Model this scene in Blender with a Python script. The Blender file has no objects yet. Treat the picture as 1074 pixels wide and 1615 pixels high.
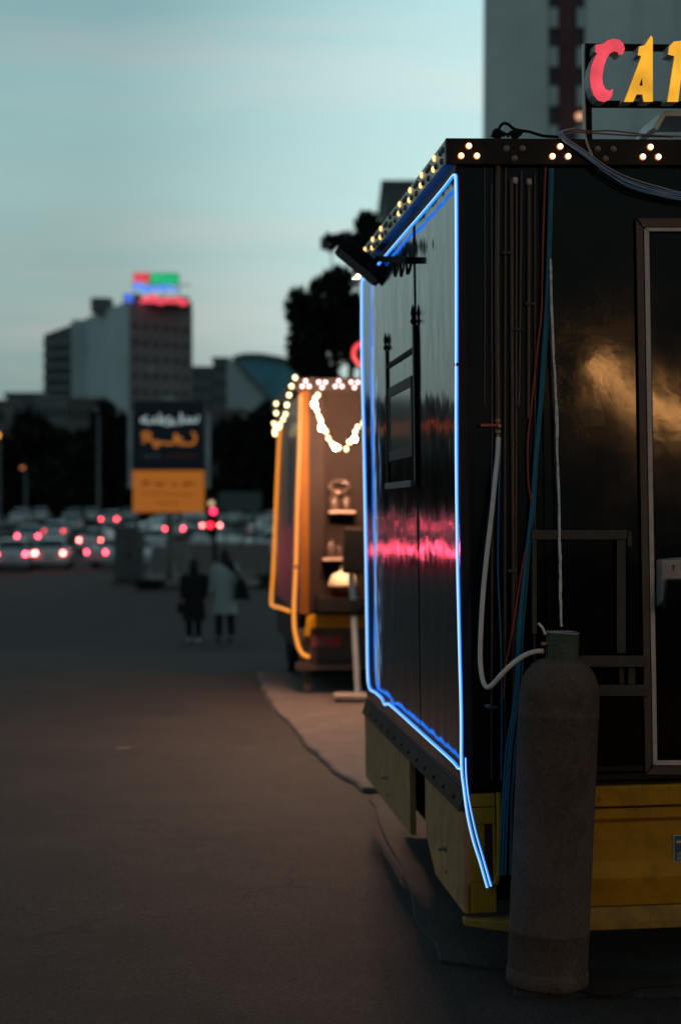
import bpy, bmesh, math, random
from mathutils import Matrix, Vector, Euler
random.seed(7)
S = bpy.context.scene
C = S.collection
R = math.radians
PI = math.pi

# ------------------------------------------------------------------ camera
FPX, CX, CY, HC = 2826.0, 537.0, 807.5, 1.75        # focal length and centre in pixels of the photograph
cam = bpy.data.cameras.new('camera'); camo = bpy.data.objects.new('camera', cam); C.objects.link(camo)
cam.sensor_fit = 'VERTICAL'; cam.sensor_height = 36; cam.lens = FPX / 1615 * 36
cam.clip_start = .05; cam.clip_end = 8000
camo.location = (0, 0, HC); camo.rotation_euler = (PI / 2, 0, 0)
cam.dof.use_dof = True; cam.dof.focus_distance = 6.85; cam.dof.aperture_fstop = 1.95
S.camera = camo

# ------------------------------------------------------------------ dusk sky
w = bpy.data.worlds.new('World'); S.world = w; w.use_nodes = True
nt = w.node_tree; N = nt.nodes; Lk = nt.links; N.clear()
def wn(t, **k):
    n = N.new(t)
    for a, b in k.items(): setattr(n, a, b)
    return n
out = wn('ShaderNodeOutputWorld'); bg = wn('ShaderNodeBackground'); Lk.new(bg.outputs[0], out.inputs[0])
tc = wn('ShaderNodeTexCoord'); sep = wn('ShaderNodeSeparateXYZ'); Lk.new(tc.outputs['Generated'], sep.inputs[0])
ramp = wn('ShaderNodeValToRGB'); Lk.new(sep.outputs['Z'], ramp.inputs[0])
cr = ramp.color_ramp
cr.elements[0].position = 0.0; cr.elements[0].color = (.17, .26, .26, 1)
cr.elements[1].position = 1.0; cr.elements[1].color = (.09, .155, .20, 1)
for p, c in ((.075, (.235, .345, .335, 1)), (.17, (.31, .475, .468, 1)), (.23, (.285, .475, .49, 1)), (.30, (.235, .43, .47, 1)), (.6, (.11, .20, .25, 1))):
    e = cr.elements.new(p); e.color = c
# thin stretched clouds
mp = wn('ShaderNodeMapping'); mp.inputs['Scale'].default_value = (1.8, 1.8, 9); Lk.new(tc.outputs['Generated'], mp.inputs[0])
nz = wn('ShaderNodeTexNoise'); nz.inputs['Scale'].default_value = 1.5; nz.inputs['Detail'].default_value = 6; nz.inputs['Roughness'].default_value = .55
Lk.new(mp.outputs[0], nz.inputs['Vector'])
cl = wn('ShaderNodeMapRange'); cl.inputs['From Min'].default_value = .35; cl.inputs['From Max'].default_value = .7
cl.inputs['To Min'].default_value = .92; cl.inputs['To Max'].default_value = 1.09; Lk.new(nz.outputs[0], cl.inputs[0])
mul = wn('ShaderNodeVectorMath', operation='SCALE'); Lk.new(ramp.outputs[0], mul.inputs[0]); Lk.new(cl.outputs[0], mul.inputs['Scale'])
# pinkish cloud bank low in the sky
nz2 = wn('ShaderNodeTexNoise'); nz2.inputs['Scale'].default_value = 1.5; nz2.inputs['Detail'].default_value = 4
mp2 = wn('ShaderNodeMapping'); mp2.inputs['Scale'].default_value = (1.5, 1.5, 16); mp2.inputs['Location'].default_value = (.7, .2, .35)
Lk.new(tc.outputs['Generated'], mp2.inputs[0]); Lk.new(mp2.outputs[0], nz2.inputs['Vector'])
pk = wn('ShaderNodeMapRange'); pk.inputs['From Min'].default_value = .47; pk.inputs['From Max'].default_value = .68; pk.inputs['To Max'].default_value = .75; Lk.new(nz2.outputs[0], pk.inputs[0])
pmix = wn('ShaderNodeMix', data_type='RGBA'); Lk.new(pk.outputs[0], pmix.inputs[0]); Lk.new(mul.outputs[0], pmix.inputs[6]); pmix.inputs[7].default_value = (.43, .455, .435, 1)
# broad afterglow of the set sun
gd = Vector((math.sin(R(12)), math.cos(R(12)), .17)).normalized()
dt = wn('ShaderNodeVectorMath', operation='DOT_PRODUCT'); Lk.new(tc.outputs['Generated'], dt.inputs[0]); dt.inputs[1].default_value = gd
gr = wn('ShaderNodeMapRange', interpolation_type='SMOOTHSTEP'); gr.inputs['From Min'].default_value = .94; gr.inputs['From Max'].default_value = 1.0
gr.inputs['To Min'].default_value = 0; gr.inputs['To Max'].default_value = 1; Lk.new(dt.outputs['Value'], gr.inputs[0])
gs = wn('ShaderNodeVectorMath', operation='SCALE'); gs.inputs[0].default_value = (.29, .385, .38); Lk.new(gr.outputs[0], gs.inputs['Scale'])
ad = wn('ShaderNodeVectorMath', operation='ADD'); Lk.new(pmix.outputs[2], ad.inputs[0]); Lk.new(gs.outputs[0], ad.inputs[1])
# a low Nishita sky under the cloud veil
sky = wn('ShaderNodeTexSky', sky_type='NISHITA'); sky.sun_disc = False; sky.sun_elevation = R(.5); sky.sun_rotation = R(12)
sk = wn('ShaderNodeVectorMath', operation='SCALE'); Lk.new(sky.outputs[0], sk.inputs[0]); sk.inputs['Scale'].default_value = .006
ad2 = wn('ShaderNodeVectorMath', operation='ADD'); Lk.new(ad.outputs[0], ad2.inputs[0]); Lk.new(sk.outputs[0], ad2.inputs[1])
# the sky away from the afterglow is darker: a smooth fall-off from west to east
ea = wn('ShaderNodeMapRange', interpolation_type='SMOOTHSTEP'); ea.inputs['From Min'].default_value = -.9; ea.inputs['From Max'].default_value = .85
ea.inputs['To Min'].default_value = .46; ea.inputs['To Max'].default_value = 1; Lk.new(sep.outputs['Y'], ea.inputs[0])
es_ = wn('ShaderNodeVectorMath', operation='SCALE'); Lk.new(ad2.outputs[0], es_.inputs[0]); Lk.new(ea.outputs[0], es_.inputs['Scale'])
Lk.new(es_.outputs[0], bg.inputs[0]); bg.inputs[1].default_value = 1.0
sun = bpy.data.lights.new('sun', 'SUN'); sun.energy = .04; sun.angle = R(25); sun.color = (.8, .95, 1)
so = bpy.data.objects.new('sun', sun); C.objects.link(so)
so.rotation_euler = Vector((-math.sin(R(12)), -math.cos(R(12)), -.12)).to_track_quat('-Z', 'Y').to_euler()
S.view_settings.view_transform = 'Standard'; S.view_settings.look = 'None'
S.view_settings.exposure = 0; S.view_settings.gamma = 1; S.view_settings.use_curve_mapping = False
S.render.film_transparent = False
S.cycles.use_denoising = True; S.cycles.max_bounces = 6; S.cycles.sample_clamp_indirect = 6

# ------------------------------------------------------------------ helpers
class MB:
    def __init__(s): s.v = []; s.f = []
    def add(s, vs, fs):
        b = len(s.v); s.v += [tuple(x) for x in vs]; s.f += [tuple(i + b for i in f) for f in fs]; return s
    def box(s, lo, hi, M=None):
        (a, b, c), (d, e, f) = lo, hi
        vs = [Vector(p) for p in ((a, b, c), (d, b, c), (d, e, c), (a, e, c), (a, b, f), (d, b, f), (d, e, f), (a, e, f))]
        if M: vs = [M @ p for p in vs]
        return s.add(vs, [(0, 3, 2, 1), (4, 5, 6, 7), (0, 1, 5, 4), (1, 2, 6, 5), (2, 3, 7, 6), (3, 0, 4, 7)])
    def hexa(s, b4, t4):
        return s.add(list(b4) + list(t4), [(0, 3, 2, 1), (4, 5, 6, 7), (0, 1, 5, 4), (1, 2, 6, 5), (2, 3, 7, 6), (3, 0, 4, 7)])
    def bar(s, p, q, a, b=None, up=(0, 0, 1)):
        p, q = Vector(p), Vector(q); b = b or a; d = (q - p).normalized(); upv = Vector(up)
        if abs(d.dot(upv)) > .95: upv = Vector((0, 1, 0))
        x = d.cross(upv).normalized() * a / 2; y = x.cross(d).normalized() * b / 2
        return s.hexa([p - x - y, p + x - y, p + x + y, p - x + y], [q - x - y, q + x - y, q + x + y, q - x + y])
    def tube(s, pts, r, n=8):
        pts = [Vector(p) for p in pts]; rs = r if isinstance(r, (list, tuple)) else [r] * len(pts)
        t0 = (pts[1] - pts[0]).normalized(); up = Vector((0, 0, 1)) if abs(t0.z) < .9 else Vector((1, 0, 0))
        x = t0.cross(up).normalized(); vs = []
        for i, p in enumerate(pts):
            t = (pts[min(i + 1, len(pts) - 1)] - pts[max(i - 1, 0)]).normalized()
            x = (x - t * x.dot(t)).normalized(); y = t.cross(x)
            vs += [p + (x * math.cos(2 * PI * k / n) + y * math.sin(2 * PI * k / n)) * rs[i] for k in range(n)]
        fs = []
        for i in range(len(pts) - 1):
            for k in range(n):
                a, b = i * n + k, i * n + (k + 1) % n; fs.append((a, b, b + n, a + n))
        m = len(pts) - 1
        fs += [tuple(range(n - 1, -1, -1)), tuple(m * n + k for k in range(n))]
        return s.add(vs, fs)
    def lathe(s, prof, n=24, M=None, caps=True):
        M = M or Matrix(); vs = []; fs = []
        for r, z in prof: vs += [M @ Vector((r * math.cos(2 * PI * k / n), r * math.sin(2 * PI * k / n), z)) for k in range(n)]
        for i in range(len(prof) - 1):
            for k in range(n):
                a, b = i * n + k, i * n + (k + 1) % n; fs.append((a, b, b + n, a + n))
        if caps: fs += [tuple(range(n - 1, -1, -1)), tuple((len(prof) - 1) * n + k for k in range(n))]
        return s.add(vs, fs)
    def ball(s, c, r, n=10, m=6, sz=(1, 1, 1)):
        c = Vector(c); vs = []; fs = []
        for i in range(1, m):
            th = PI * i / m
            vs += [c + Vector((r * sz[0] * math.sin(th) * math.cos(2 * PI * k / n), r * sz[1] * math.sin(th) * math.sin(2 * PI * k / n), r * sz[2] * math.cos(th))) for k in range(n)]
        vs += [c + Vector((0, 0, r * sz[2])), c - Vector((0, 0, r * sz[2]))]; T, B = len(vs) - 2, len(vs) - 1
        for i in range(m - 2):
            for k in range(n):
                a, b = i * n + k, i * n + (k + 1) % n; fs.append((a, a + n, b + n, b))
        for k in range(n):
            fs.append((T, k, (k + 1) % n)); fs.append((B, (m - 2) * n + (k + 1) % n, (m - 2) * n + k))
        return s.add(vs, fs)
    def loft(s, rings, caps=True):
        n = len(rings[0]); vs = [p for r in rings for p in r]; fs = []
        for i in range(len(rings) - 1):
            for k in range(n):
                a, b = i * n + k, i * n + (k + 1) % n; fs.append((a, b, b + n, a + n))
        if caps: fs += [tuple(range(n - 1, -1, -1)), tuple((len(rings) - 1) * n + k for k in range(n))]
        return s.add(vs, fs)
    def prism(s, outer, depth, M, holes=()):
        """polygon in the XZ plane (facing -Y), extruded back along +Y by depth"""
        bm = bmesh.new(); loops = [outer] + list(holes); eds = []
        for lp in loops:
            vv = [bm.verts.new((x, 0, z)) for x, z in lp]
            eds += [bm.edges.new((vv[i], vv[(i + 1) % len(vv)])) for i in range(len(vv))]
        bmesh.ops.triangle_fill(bm, edges=eds, use_beauty=True, use_dissolve=False)
        bm.verts.index_update(); n = len(bm.verts)
        vs = [v.co.copy() for v in bm.verts]; tri = [[v.index for v in f.verts] for f in bm.faces]
        fs = []
        for t in tri:
            a, b, c = (vs[i] for i in t)
            if (b - a).cross(c - a).y > 0: t = t[::-1]
            fs.append(tuple(t)); fs.append(tuple(i + n for i in t[::-1]))
        off = 0
        for lp in loops:
            m = len(lp)
            for i in range(m): fs.append((off + i, off + (i + 1) % m, off + (i + 1) % m + n, off + i + n))
            off += m
        allv = [M @ p for p in vs] + [M @ (p + Vector((0, depth, 0))) for p in vs]
        bm.free()
        return s.add(allv, fs)
def link_mesh(name, me, parent=None):
    o = bpy.data.objects.new(name, me); C.objects.link(o)
    if parent: o.parent = parent
    return o
def obj(name, mb, m, parent=None, smooth=False, bevel=0, seg=2, fix=True):
    vs = mb.v; off = Vector((0, 0, 0))
    if parent is None:
        xs, ys, zs = zip(*vs); off = Vector(((min(xs) + max(xs)) / 2, (min(ys) + max(ys)) / 2, min(zs)))
        vs = [tuple(Vector(p) - off) for p in vs]
    me = bpy.data.meshes.new(name); me.from_pydata(vs, [], mb.f)
    if fix:
        bm = bmesh.new(); bm.from_mesh(me); bmesh.ops.recalc_face_normals(bm, faces=bm.faces); bm.to_mesh(me); bm.free()
    if smooth:
        me.polygons.foreach_set('use_smooth', [True] * len(me.polygons))
        me.set_sharp_from_angle(angle=R(40))
    me.materials.append(m); o = link_mesh(name, me, parent); o.location = off
    if bevel:
        b = o.modifiers.new('edge', 'BEVEL'); b.width = bevel; b.segments = seg; b.limit_method = 'ANGLE'
    return o
def tag(o, label, cat, group=None, kind=None):
    if label: o['label'] = label
    if cat: o['category'] = cat
    if group: o['group'] = group
    if kind: o['kind'] = kind
    return o
def struct(o): o['kind'] = 'structure'; return o
def thing(name, label, cat, M=None, group=None):
    o = bpy.data.objects.new(name, None); C.objects.link(o); o.empty_display_size = .1
    if M is not None: o.matrix_world = M
    return tag(o, label, cat, group)
def copy_tree(o, parent=None):
    c = o.copy(); C.objects.link(c)
    if parent: c.parent = parent
    for ch in list(o.children): copy_tree(ch, c)
    return c
T = lambda x, y, z, rz=0: Matrix.Translation((x, y, z)) @ Matrix.Rotation(rz, 4, 'Z')
def P(px, py, Y): return Vector(((px - CX) * Y / FPX, Y, HC + (CY - py) * Y / FPX))
def gz(Y):
    def ss(a, b, x): t = min(1, max(0, (x - a) / (b - a))); return t * t * (3 - 2 * t)
    return -.67 * ss(18.5, 34, Y) - .23 * ss(34, 78, Y) + 1.65 * ss(84, 165, Y)
def smooth_path(pts, k=6):
    """Catmull-Rom through the points"""
    p = [Vector(q) for q in pts]; p = [2 * p[0] - p[1]] + p + [2 * p[-1] - p[-2]]; o = []
    for i in range(1, len(p) - 2):
        for j in range(k):
            t = j / k; a, b, c, d = p[i - 1:i + 3]
            o.append(.5 * (2 * b + (c - a) * t + (2 * a - 5 * b + 4 * c - d) * t * t + (3 * b - a - 3 * c + d) * t ** 3))
    return o + [p[-2]]
class Frame:
    """a trailer's own frame: x along its end wall, y along its long side (away), z up"""
    def __init__(s, M):
        s.M = M; s.I = M.inverted(); s.o = s.I @ Vector((0, 0, HC)); s.R3 = s.I.to_3x3()
    def ray(s, px, py): return s.R3 @ Vector(((px - CX) / FPX, 1, (CY - py) / FPX))
    def front(s, px, py, off=0): d = s.ray(px, py); return s.o + d * ((-off - s.o.y) / d.y)
    def side(s, px, py, off=0): d = s.ray(px, py); return s.o + d * ((-off - s.o.x) / d.x)

# ------------------------------------------------------------------ materials
def mat(name, col, rough=.5, dent=0, speckle=0, crack=False, enoise=0, metal=0, var=.25, scale=6, bump=0, bscale=60, spec=.5, coat=0, stretch=(1, 1, 1), second=None, s_amt=.5, emis=None, es=0, detail=6, rvar=0):
    m = bpy.data.materials.new(name); m.use_nodes = True; t = m.node_tree; b = t.nodes['Principled BSDF']
    col = tuple(col) + (1,)
    b.inputs['Roughness'].default_value = rough; b.inputs['Metallic'].default_value = metal
    b.inputs['Specular IOR Level'].default_value = spec; b.inputs['Coat Weight'].default_value = coat
    if emis:
        b.inputs['Base Color'].default_value = (.03, .03, .03, 1); b.inputs['Emission Color'].default_value = tuple(emis) + (1,); b.inputs['Emission Strength'].default_value = es
        if enoise:      # uneven lamps behind the letter face
            g = t.nodes.new('ShaderNodeTexCoord'); n = t.nodes.new('ShaderNodeTexNoise'); n.inputs['Scale'].default_value = 9; n.inputs['Detail'].default_value = 2; t.links.new(g.outputs['Object'], n.inputs['Vector'])
            r = t.nodes.new('ShaderNodeMapRange'); r.inputs['From Min'].default_value = .3; r.inputs['From Max'].default_value = .7; r.inputs['To Min'].default_value = es * (1 - enoise); r.inputs['To Max'].default_value = es * (1 + enoise); t.links.new(n.outputs[0], r.inputs[0]); t.links.new(r.outputs[0], b.inputs['Emission Strength'])
        return m
    g = t.nodes.new('ShaderNodeTexCoord'); mp = t.nodes.new('ShaderNodeMapping'); mp.inputs['Scale'].default_value = stretch
    t.links.new(g.outputs['Object'], mp.inputs[0])
    n = t.nodes.new('ShaderNodeTexNoise'); n.inputs['Scale'].default_value = scale; n.inputs['Detail'].default_value = detail; n.inputs['Roughness'].default_value = .6
    t.links.new(mp.outputs[0], n.inputs['Vector'])
    r = t.nodes.new('ShaderNodeValToRGB'); t.links.new(n.outputs[0], r.inputs[0])
    e = r.color_ramp.elements
    e[0].position = .3; e[0].color = tuple(c * (1 - var) for c in col[:3]) + (1,); e[1].position = .7; e[1].color = tuple(min(1, c * (1 + var)) for c in col[:3]) + (1,)
    last = r.outputs[0]
    if second:
        n2 = t.nodes.new('ShaderNodeTexNoise'); n2.inputs['Scale'].default_value = scale * 2.3; n2.inputs['Detail'].default_value = 8; n2.inputs['Roughness'].default_value = .7
        t.links.new(mp.outputs[0], n2.inputs['Vector'])
        mr = t.nodes.new('ShaderNodeMapRange'); mr.inputs['From Min'].default_value = 1 - s_amt - .1; mr.inputs['From Max'].default_value = 1 - s_amt + .12; t.links.new(n2.outputs[0], mr.inputs[0])
        mx = t.nodes.new('ShaderNodeMix'); mx.data_type = 'RGBA'; t.links.new(mr.outputs[0], mx.inputs[0]); t.links.new(last, mx.inputs[6]); mx.inputs[7].default_value = tuple(second) + (1,)
        last = mx.outputs[2]
    if speckle:
        ns = t.nodes.new('ShaderNodeTexNoise'); ns.inputs['Scale'].default_value = 85; ns.inputs['Detail'].default_value = 3; ns.inputs['Roughness'].default_value = .8
        t.links.new(mp.outputs[0], ns.inputs['Vector'])
        ms = t.nodes.new('ShaderNodeMapRange'); ms.inputs['From Min'].default_value = .35; ms.inputs['From Max'].default_value = .68; ms.inputs['To Min'].default_value = 1 - speckle; ms.inputs['To Max'].default_value = 1 + 1.6 * speckle
        t.links.new(ns.outputs[0], ms.inputs[0])
        vs_ = t.nodes.new('ShaderNodeVectorMath'); vs_.operation = 'SCALE'; t.links.new(last, vs_.inputs[0]); t.links.new(ms.outputs[0], vs_.inputs['Scale']); last = vs_.outputs[0]
    if crack:
        wz = t.nodes.new('ShaderNodeTexNoise'); wz.inputs['Scale'].default_value = 1.6; wz.inputs['Detail'].default_value = 5; t.links.new(mp.outputs[0], wz.inputs['Vector'])
        wa = t.nodes.new('ShaderNodeVectorMath'); wa.operation = 'MULTIPLY_ADD'; t.links.new(wz.outputs['Color'], wa.inputs[0]); wa.inputs[1].default_value = (1.3, 1.3, 1.3); t.links.new(mp.outputs[0], wa.inputs[2])
        vo = t.nodes.new('ShaderNodeTexVoronoi'); vo.feature = 'DISTANCE_TO_EDGE'; vo.inputs['Scale'].default_value = .33; t.links.new(wa.outputs[0], vo.inputs['Vector'])
        mc = t.nodes.new('ShaderNodeMapRange'); mc.inputs['From Min'].default_value = .002; mc.inputs['From Max'].default_value = .007; mc.inputs['To Min'].default_value = .45; mc.inputs['To Max'].default_value = 1; t.links.new(vo.outputs[0], mc.inputs[0])
        vc = t.nodes.new('ShaderNodeVectorMath'); vc.operation = 'SCALE'; t.links.new(last, vc.inputs[0]); t.links.new(mc.outputs[0], vc.inputs['Scale']); last = vc.outputs[0]
    t.links.new(last, b.inputs['Base Color'])
    if rvar:
        mr = t.nodes.new('ShaderNodeMapRange'); mr.inputs['To Min'].default_value = max(.02, rough - rvar); mr.inputs['To Max'].default_value = rough + rvar
        mr.inputs['From Min'].default_value = .3; mr.inputs['From Max'].default_value = .7
        t.links.new(n.outputs[0], mr.inputs[0]); t.links.new(mr.outputs[0], b.inputs['Roughness'])
    if bump:
        nb = t.nodes.new('ShaderNodeTexNoise'); nb.inputs['Scale'].default_value = bscale; nb.inputs['Detail'].default_value = 4
        t.links.new(mp.outputs[0], nb.inputs['Vector'])
        bp = t.nodes.new('ShaderNodeBump'); bp.inputs['Strength'].default_value = bump; bp.inputs['Distance'].default_value = .01
        t.links.new(nb.outputs[0], bp.inputs['Height']); t.links.new(bp.outputs[0], b.inputs['Normal'])
        if dent:
            m3 = t.nodes.new('ShaderNodeMapping'); m3.inputs['Scale'].default_value = (1, 1, .55); t.links.new(g.outputs['Object'], m3.inputs[0])
            n3 = t.nodes.new('ShaderNodeTexNoise'); n3.inputs['Scale'].default_value = 4.2; n3.inputs['Detail'].default_value = 2; t.links.new(m3.outputs[0], n3.inputs['Vector'])
            b3 = t.nodes.new('ShaderNodeBump'); b3.inputs['Strength'].default_value = 1; b3.inputs['Distance'].default_value = dent
            t.links.new(n3.outputs[0], b3.inputs['Height']); t.links.new(b3.outputs[0], bp.inputs['Normal'])
    return m
def glow(name, col, strength, enoise=0): return mat(name, (.6, .6, .6), emis=col, es=strength, enoise=enoise)

M_asphalt = mat('asphalt', (.0235, .0160, .0152), .8, var=.35, scale=1.3, bump=.9, bscale=120, spec=.3, second=(.034, .0262, .0245), s_amt=.36, speckle=.8, crack=True)
M_patch = mat('asphalt_dark', (.024, .021, .0205), .8, var=.35, scale=2.5, bump=.9, bscale=90, spec=.3, speckle=.8)
M_conc = mat('concrete', (.108, .077, .070), .85, speckle=.3, var=.2, scale=2.2, bump=.5, bscale=60, second=(.068, .050, .046), s_amt=.45)
M_kerb = mat('kerb_concrete', (.22, .20, .185), .85, var=.2, scale=5, bump=.5, bscale=60)
M_panel = mat('black_gloss_panel', (.009, .009, .0095), .085, var=.5, scale=3, bump=.014, bscale=22, spec=.42, stretch=(1, 1, .03), rvar=.03, dent=.006)
M_front = mat('black_painted_steel', (.003, .0026, .0024), .085, var=.5, scale=4, bump=.10, bscale=4, spec=.20, rvar=.03, dent=.0012)
M_black = mat('black_paint', (.006, .0055, .0055), .5, spec=.2, var=.4, scale=12, bump=.15, bscale=60)
M_matte = mat('matt_black', (.006, .006, .006), .8, var=.4, spec=.2)
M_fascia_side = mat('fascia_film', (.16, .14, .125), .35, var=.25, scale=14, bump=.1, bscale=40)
M_yellow = mat('yellow_paint', (.44, .215, .004), .6, spec=.25, var=.15, scale=5, bump=.12, bscale=30, second=(.30, .14, .004), s_amt=.42)
M_yworn = mat('worn_yellow_step', (.38, .21, .04), .7, spec=.2, var=.3, scale=9, bump=.4, bscale=60, second=(.20, .13, .08), s_amt=.42)
M_skirt = mat('dusty_yellow_skirt', (.42, .215, .10), .65, spec=.2, var=.25, scale=5, bump=.2, bscale=40, second=(.27, .155, .065), s_amt=.45)
M_rail = mat('brown_rail', (.055, .036, .020), .75, spec=.1, var=.3, scale=9, bump=.2)
M_steel = mat('rusty_angle_steel', (.05, .044, .038), .7, var=.35, scale=14, bump=.4, bscale=90, second=(.055, .032, .02), s_amt=.4)
M_alu = mat('aluminium_trim', (.52, .43, .395), .5, metal=0, var=.15, scale=20, bump=.1, second=(.30, .20, .15), s_amt=.3)
M_brown_trim = mat('brown_door_trim', (.055, .037, .03), .5, var=.2, scale=20, bump=.1)
M_cyl = mat('old_grey_brown_paint', (.100, .066, .051), .8, speckle=.22, var=.25, scale=5, bump=.8, bscale=150, stretch=(1, 1, .8), second=(.062, .034, .024), s_amt=.40, spec=.3)
M_collar = mat('worn_green_collar', (.035, .055, .03), .6, var=.4, scale=14, bump=.4, second=(.07, .05, .04), s_amt=.42)
M_rim = mat('worn_steel_edge', (.35, .31, .28), .45, metal=.7, var=.3, scale=30)
M_hose = mat('pale_rubber_hose', (.66, .59, .55), .6, var=.12, scale=30, bump=.1)
M_red_h = mat('red_plastic_grip', (.42, .05, .035), .5, var=.25, scale=40, second=(.5, .4, .36), s_amt=.28)
M_brass = mat('dull_brass', (.32, .19, .08), .4, metal=.9, var=.3, scale=40)
M_pipe = mat('dark_brown_pipe', (.050, .023, .010), .32, spec=.5, var=.4, scale=10, bump=.1, stretch=(1, 1, .2))
M_redw = mat('red_wire', (.55, .03, .025), .5, var=.15)
M_teal = mat('teal_cable', (.010, .14, .20), .5, var=.2)
M_bluew = mat('blue_grey_cable', (.14, .27, .46), .5, var=.2)
M_whitew = mat('white_cable', (.42, .38, .38), .5, var=.2)
M_brownw = mat('rust_red_cable', (.28, .09, .05), .5, var=.2)
M_cord = mat('frayed_white_cord', (.75, .68, .63), .9, var=.35, scale=60)
M_white = mat('white_paint', (.62, .62, .62), .5, var=.1, scale=10, bump=.1)
M_bulb_off = mat('unlit_bulb', (.20, .145, .11), .3, var=.2, scale=40)
M_glass = mat('dark_glass', (.02, .022, .023), .08, var=.2, spec=.6)
M_tan = mat('warm_brown_wall', (.0135, .008, .0063), .75, spec=.12, var=.15, scale=3, bump=.1)
M_tint = mat('painted_neon_glow', (.12, .043, .0045), .7, spec=.15, var=.1)
M_grey = mat('grey_metal', (.11, .12, .12), .6, var=.2, scale=5)
M_amber = glow('warm_bulb', (1, .25, .035), 1.25)
M_core = glow('hot_filament', (1, .66, .34), 7)
M_amber_side = glow('warm_bulb_soft', (1, .55, .19), 2.4)
M_pinkbulb = glow('pink_white_bulb', (1, .46, .46), 8)
M_string = glow('pale_yellow_bulb', (1, .56, .34), 9000)
M_blue = glow('blue_neon', (.012, .20, 1.0), 1.9)
M_bluec = glow('blue_neon_core', (.40, .66, 1.0), 1.25)
M_orange = glow('orange_neon', (1, .31, .03), 1.15)
M_cred = glow('red_letter_face', (1, .085, .125), .85, .3)
M_cyel = glow('yellow_letter_face', (1, .47, .03), .92, .22)
M_letter_side = mat('letter_return', (.30, .31, .33), .5, var=.15, scale=30)

# ------------------------------------------------------------------ ground
def ground():
    ys = [-60, -20, -5, 0, 3, 5, 7, 9, 11, 13, 15, 17, 18.5] + [19 + i for i in range(16)] + [36, 39, 43, 48, 54, 60, 68, 80, 100, 140, 220, 400, 900, 4000]
    xs = [-2500, -400, -120, -60, -30, -15, -8, -4, -2, 0, 2, 4, 8, 15, 30, 60, 120, 400, 2500]
    vs = [(x, y, gz(y)) for y in ys for x in xs]; n = len(xs)
    fs = [(j * n + i, j * n + i + 1, (j + 1) * n + i + 1, (j + 1) * n + i) for j in range(len(ys) - 1) for i in range(n - 1)]
    m = MB(); m.add(vs, fs); o = obj('ground', m, M_asphalt, fix=False); struct(o)
    o.data.polygons.foreach_set('use_smooth', [True] * len(o.data.polygons))
ground()
def slab(name, outline, z0, z1, m, bevel=.015, wob=.0):
    pts = []
    for i, (x, y) in enumerate(outline):
        x2, y2 = outline[(i + 1) % len(outline)]; d = math.hypot(x2 - x, y2 - y); k = max(1, int(d / .25)) if (wob and d < 14) else 1
        for j in range(k):
            t = j / k; q = wob if j else 0
            pts.append((x + (x2 - x) * t + random.uniform(-q, q), y + (y2 - y) * t + random.uniform(-q, q)))
    M = Matrix(((1, 0, 0, 0), (0, 0, 1, 0), (0, 1, 0, 0), (0, 0, 0, 1)))
    b = MB(); n = len(pts)
    b.add([(x, y, z1) for x, y in pts] + [(x, y, z0) for x, y in pts], [tuple(range(n))] + [(i, (i + 1) % n, (i + 1) % n + n, i + n) for i in range(n)])
    return struct(obj(name, b, m, bevel=bevel))
slab('pavement', [(.13, 11.16), (9, 11.3), (9, 19.4), (-.9, 19.3), (-.72, 17), (-.63, 16.2), (-.40, 14.5), (-.15, 12.6)], -.05, .035, M_conc, .03, .03)
slab('asphalt_patch', [(.17, 10.85), (.215, 10), (.25, 9.37), (.32, 8.0), (.385, 6.95), (.66, 6.80), (.62, 6.45), (5, 6.4), (7, 11.0)], -.05, .014, M_patch, .008, .025)

rs_ = random.Random(11); b = MB(); st_ = []
for k_ in range(40):
    a_ = 2 * PI * k_ / 40; q_ = 1 + .16 * math.sin(3 * a_ + 1) + .1 * math.sin(7 * a_) + rs_.uniform(-.05, .05)
    st_.append((.98 + .30 * q_ * math.cos(a_), 6.66 + .19 * q_ * math.sin(a_), .0185))
b.add(st_, [tuple(range(40))]); struct(obj('oil_stain', b, mat('oily_asphalt', (.006, .0055, .0055), .45, var=.3, bump=.5, bscale=90), fix=False))

# ------------------------------------------------------------------ big food trailer
D1 = 6.85; A1 = math.atan(276 / FPX); K1 = D1 / FPX
F1 = Frame(T((738 - CX) * K1, D1, 0, A1) @ Matrix.Rotation(R(-.8), 4, 'Y'))
fr, sd = F1.front, F1.side
trailer = thing('food_trailer', 'black food trailer outlined in blue neon, yellow chassis, nearest the camera', 'food trailer', F1.M)
zf_b = fr(760, 1243).z; z_roof = fr(760, 221).z; z_fb = fr(760, 262).z
L1 = sd(574, 800).y; W1 = 2.3
zs_b = sd(700, 1235).z
# walls
b = MB(); b.box((0.022, .03, zf_b), (W1, L1, z_roof - .03)); obj('body', b, M_front, trailer)
xw = fr(856, 700).x
b = MB(); b.box((.002, 0, zf_b), (xw - .002, .028, z_fb)); obj('end_panel', b, M_front, trailer, bevel=.002)
b = MB(); b.box((xw + .002, 0.0015, zf_b), (W1, .028, z_fb)); obj('end_panel', b, M_front, trailer, bevel=.002)
ys = [.012] + [sd(x, 700).y for x in (657, 611)] + [L1 - .01]
z_pb = sd(700, 1200).z - .03
for i in range(len(ys) - 1):
    b = MB(); b.box((0, ys[i] + .0007, z_pb), (.02, ys[i + 1] - .0007, z_fb)); o = obj('side_panel', b, M_panel, trailer, bevel=.001); o.rotation_euler = (0, R((.04, -.08, .08)[i]), 0)
# corner strip, roof
b = MB(); b.box((-.006, -.006, zf_b), (.03, .010, z_fb)); obj('corner_strip', b, M_black, trailer, bevel=.003)
b = MB(); b.box((.03, .04, z_roof - .028), (W1, L1 - .02, z_roof - .006)); obj('roof', b, M_grey, trailer)
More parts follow.
